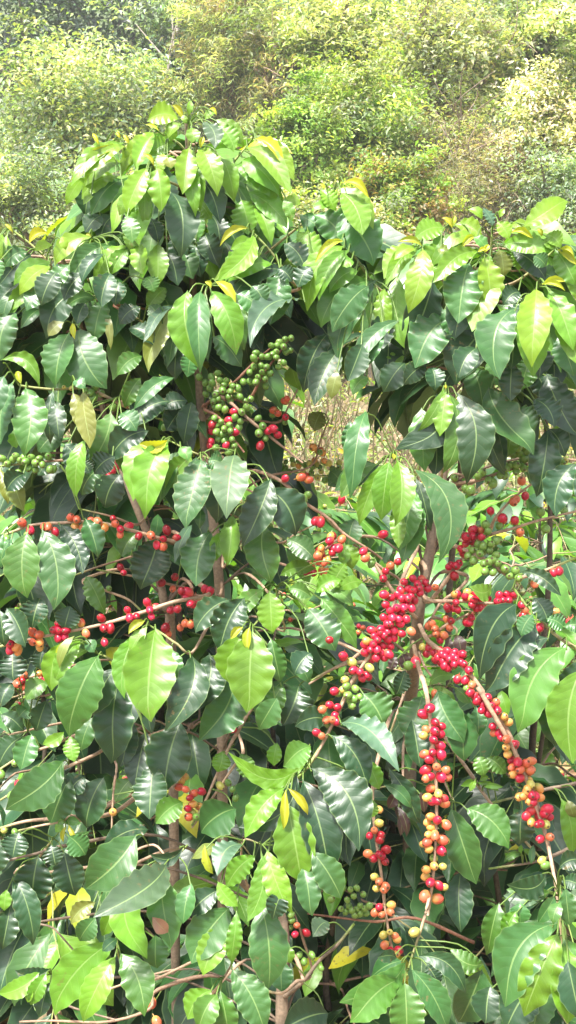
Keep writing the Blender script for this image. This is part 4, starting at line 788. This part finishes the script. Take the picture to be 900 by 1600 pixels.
tree('grey-green bush with dry twigs behind the left crown',215,330,11.4,.5,.5,GG+OG,.055,100,80,kind='bush',group=B_,trunk=.05,bare=10)
tree('low red-brown leaved shrub between the two crowns',610,385,9.4,.26,.13,[(.34,.13,.09),(.28,.12,.08),(.33,.22,.11)],.045,50,60,kind='bush',group=B_,trunk=.03)
tree('green shrub low on the slope left of the red-brown one',520,370,9.8,.5,.3,GR+OG,.055,80,80,kind='bush',group=B_,trunk=.03)
tree('small dark tree added to stand for the shadow gap between the two left trees',280,120,16.9,.42,.55,DG,.10,60,70,young=.05,group=T,shell=.2)  # dark foliage stands in for the deep shadow between the trees
for i,(px,py,D,rx,ry,cs,lb) in enumerate([(-260,170,14.5,1.3,1.1,YG+GG,'pale bushy tree beyond the left edge of the slope'),(-620,130,17,1.8,1.5,GG,'grey-green tree far to the left on the slope'),
    (-330,330,11.5,.8,.5,GG+YG[:1],'low grey-green bush beyond the left edge'),(1160,150,14,1.2,1.1,YG,'light-green tree beyond the right edge of the slope'),(1500,110,17,1.8,1.5,OG,'olive tree far to the right on the slope'),(1200,330,11.5,.8,.5,GG,'low grey-green bush beyond the right edge')]):
    tree(lb,px,py,D,rx,ry,cs,.09,80,60,group=T)
# bare pale trunks in the dark gap
def bare_tree(label,px,py,D,h):
    b0=P(px,py,D); gz=float(ground(b0[1])); base=np.array([b0[0],b0[1],gz-.1]); root=empty('bare_tree',base,label,'tree')
    mb=MB(); top=b0+np.array([.2,0,h]); tube(mb,smooth_path([base,b0,top],5),np.linspace(.03,.01,11),(.24,.21,.17),6,.05)
    mb.build('trunk',MTR,root)
    mb=MB()
    for i in range(5):
        a=b0+(top-b0)*R.uniform(.1,.9); e=a+np.array([R.uniform(-.6,.6),R.uniform(-.1,.1),R.uniform(.3,.7)]); tube(mb,smooth_path([a,(a+e)/2,e],3),np.linspace(.018,.006,7),(.34,.29,.24),5)
    mb.build('limb',MTR,root)
bare_tree('thin bare pale trunk leaning in the dark gap at the top left',262,120,16.5,.9)
# undergrowth
def undergrowth():
    mb=MB(); k=52000
    x=NR.uniform(-5,5,k); y=NR.uniform(4.2,14,k); x*= (y/14*.75+.25)
    c=np.stack([x,y,ground(y)+np.abs(NR.randn(k))*.16*(1+.5*np.sin(x*3+y*2))],1)
    n=NR.randn(k,3)*.7+np.array([0,-.3,.8]); n/=np.linalg.norm(n,axis=1)[:,None]
    patch=np.sin(x*2.3+1)*np.sin(y*1.9)+.4*NR.randn(k)
    col=np.where((patch>1.0)[:,None],pal(DRY,k),pal(GR+YG+OG,k)); yel=NR.rand(k)<.035; col[yel]=(.65,.45,.04)
    quads(mb,c,n,.055,col,.4,.35)
    for i in range(2600):
        yy=R.uniform(5,12); xx=R.uniform(-2.8,2.8)*(yy/12*.8+.2); a=np.array([xx,yy,float(ground(yy))]); e=a+np.array([R.uniform(-.25,.25),R.uniform(-.1,.1),R.uniform(.15,.55)])
        tube(mb,[a,(a+e)/2+NR.randn(3)*.04,e],[.006,.005,.003],R.choice([(.34,.26,.19),(.24,.20,.13),(.24,.28,.12)]),4)
    o=mb.build('undergrowth',MT); tag(o,'dry grass, twigs and small weeds covering the slope','undergrowth',None,'stuff')
undergrowth()
def litter():
    mb=MB(); k=9000
    x=NR.uniform(-2.5,2.5,k); y=NR.uniform(2.2,5.5,k); c=np.stack([x,y,ground(y)+.01+NR.rand(k)*.04],1); n=NR.randn(k,3)*.35+np.array([0,0,1.]); n/=np.linalg.norm(n,axis=1)[:,None]
    quads(mb,c,n,.09,pal([(.30,.17,.10),(.36,.24,.16),(.16,.09,.06),(.14,.22,.05)],k),.1,.5)
    o=mb.build('leaf_litter',MT); tag(o,'fallen brown leaves on the ground under the coffee','leaf litter',None,'stuff')
litter()
def haze():
    bpy_me=bpy.data.meshes.new('haze'); x0,x1,y0,y1,z0,z1=-58,58,-6,48,-1.5,22
    v=[(x,y,z) for x in (x0,x1) for y in (y0,y1) for z in (z0,z1)]
    f=[(0,1,3,2),(4,6,7,5),(0,4,5,1),(2,3,7,6),(0,2,6,4),(1,5,7,3)]
    bpy_me.from_pydata(v,[],f); o=bpy.data.objects.new('haze',bpy_me); COL.objects.link(o)
    m,nt,nd,lk=mat('haze'); pv=nd.new('ShaderNodeVolumePrincipled'); pv.inputs['Density'].default_value=HAZE; pv.inputs['Color'].default_value=(.95,.96,.93,1); pv.inputs['Anisotropy'].default_value=.2
    out=nd.new('ShaderNodeOutputMaterial'); lk.new(pv.outputs[0],out.inputs['Volume']); bpy_me.materials.append(m); tag(o,'thin pale haze in the air over the slope',None,None,'stuff')
HAZE=.0032
if HAZE: haze()
# ---------------------------------------------------------------- light and camera
SUN_EL,SUN_AZ=math.radians(64),math.radians(215)   # azimuth measured clockwise from +Y
w=bpy.data.worlds.new('World'); SC.world=w; w.use_nodes=True; nt=w.node_tree
sky=nt.nodes.new('ShaderNodeTexSky'); sky.sky_type='NISHITA'; sky.sun_disc=False; sky.sun_elevation=SUN_EL; sky.sun_rotation=SUN_AZ; sky.air_density=1.0; sky.dust_density=4.0
bg=nt.nodes['Background']; bg.inputs[1].default_value=.125; hs=nt.nodes.new('ShaderNodeHueSaturation'); hs.inputs['Saturation'].default_value=.45; nt.links.new(sky.outputs[0],hs.inputs['Color']); nt.links.new(hs.outputs[0],bg.inputs[0])
sl=bpy.data.lights.new('sun','SUN'); sl.energy=3.9; sl.angle=math.radians(7); sl.color=(1,.96,.90); so=bpy.data.objects.new('sun',sl); COL.objects.link(so)
sd=Vector((math.sin(SUN_AZ)*math.cos(SUN_EL),math.cos(SUN_AZ)*math.cos(SUN_EL),math.sin(SUN_EL))); so.rotation_euler=sd.to_track_quat('Z','Y').to_euler(); so.location=(0,0,8)
cd=bpy.data.cameras.new('camera'); cd.sensor_fit='VERTICAL'; cd.sensor_height=24; cd.lens=24*FPX/1600; cd.clip_end=300; cd.clip_start=.05
co=bpy.data.objects.new('camera',cd); COL.objects.link(co); co.location=(0,0,CAMZ); co.rotation_euler=(math.pi/2-PITCH,0,0); SC.camera=co
SC.view_settings.view_transform='Standard'; SC.view_settings.look='None'; SC.view_settings.exposure=1.75; SC.view_settings.gamma=1
SC.render.resolution_x=576; SC.render.resolution_y=1024
SC.cycles.max_bounces=8; SC.cycles.diffuse_bounces=4; SC.cycles.transmission_bounces=4; SC.cycles.transparent_max_bounces=8; SC.cycles.use_denoising=True
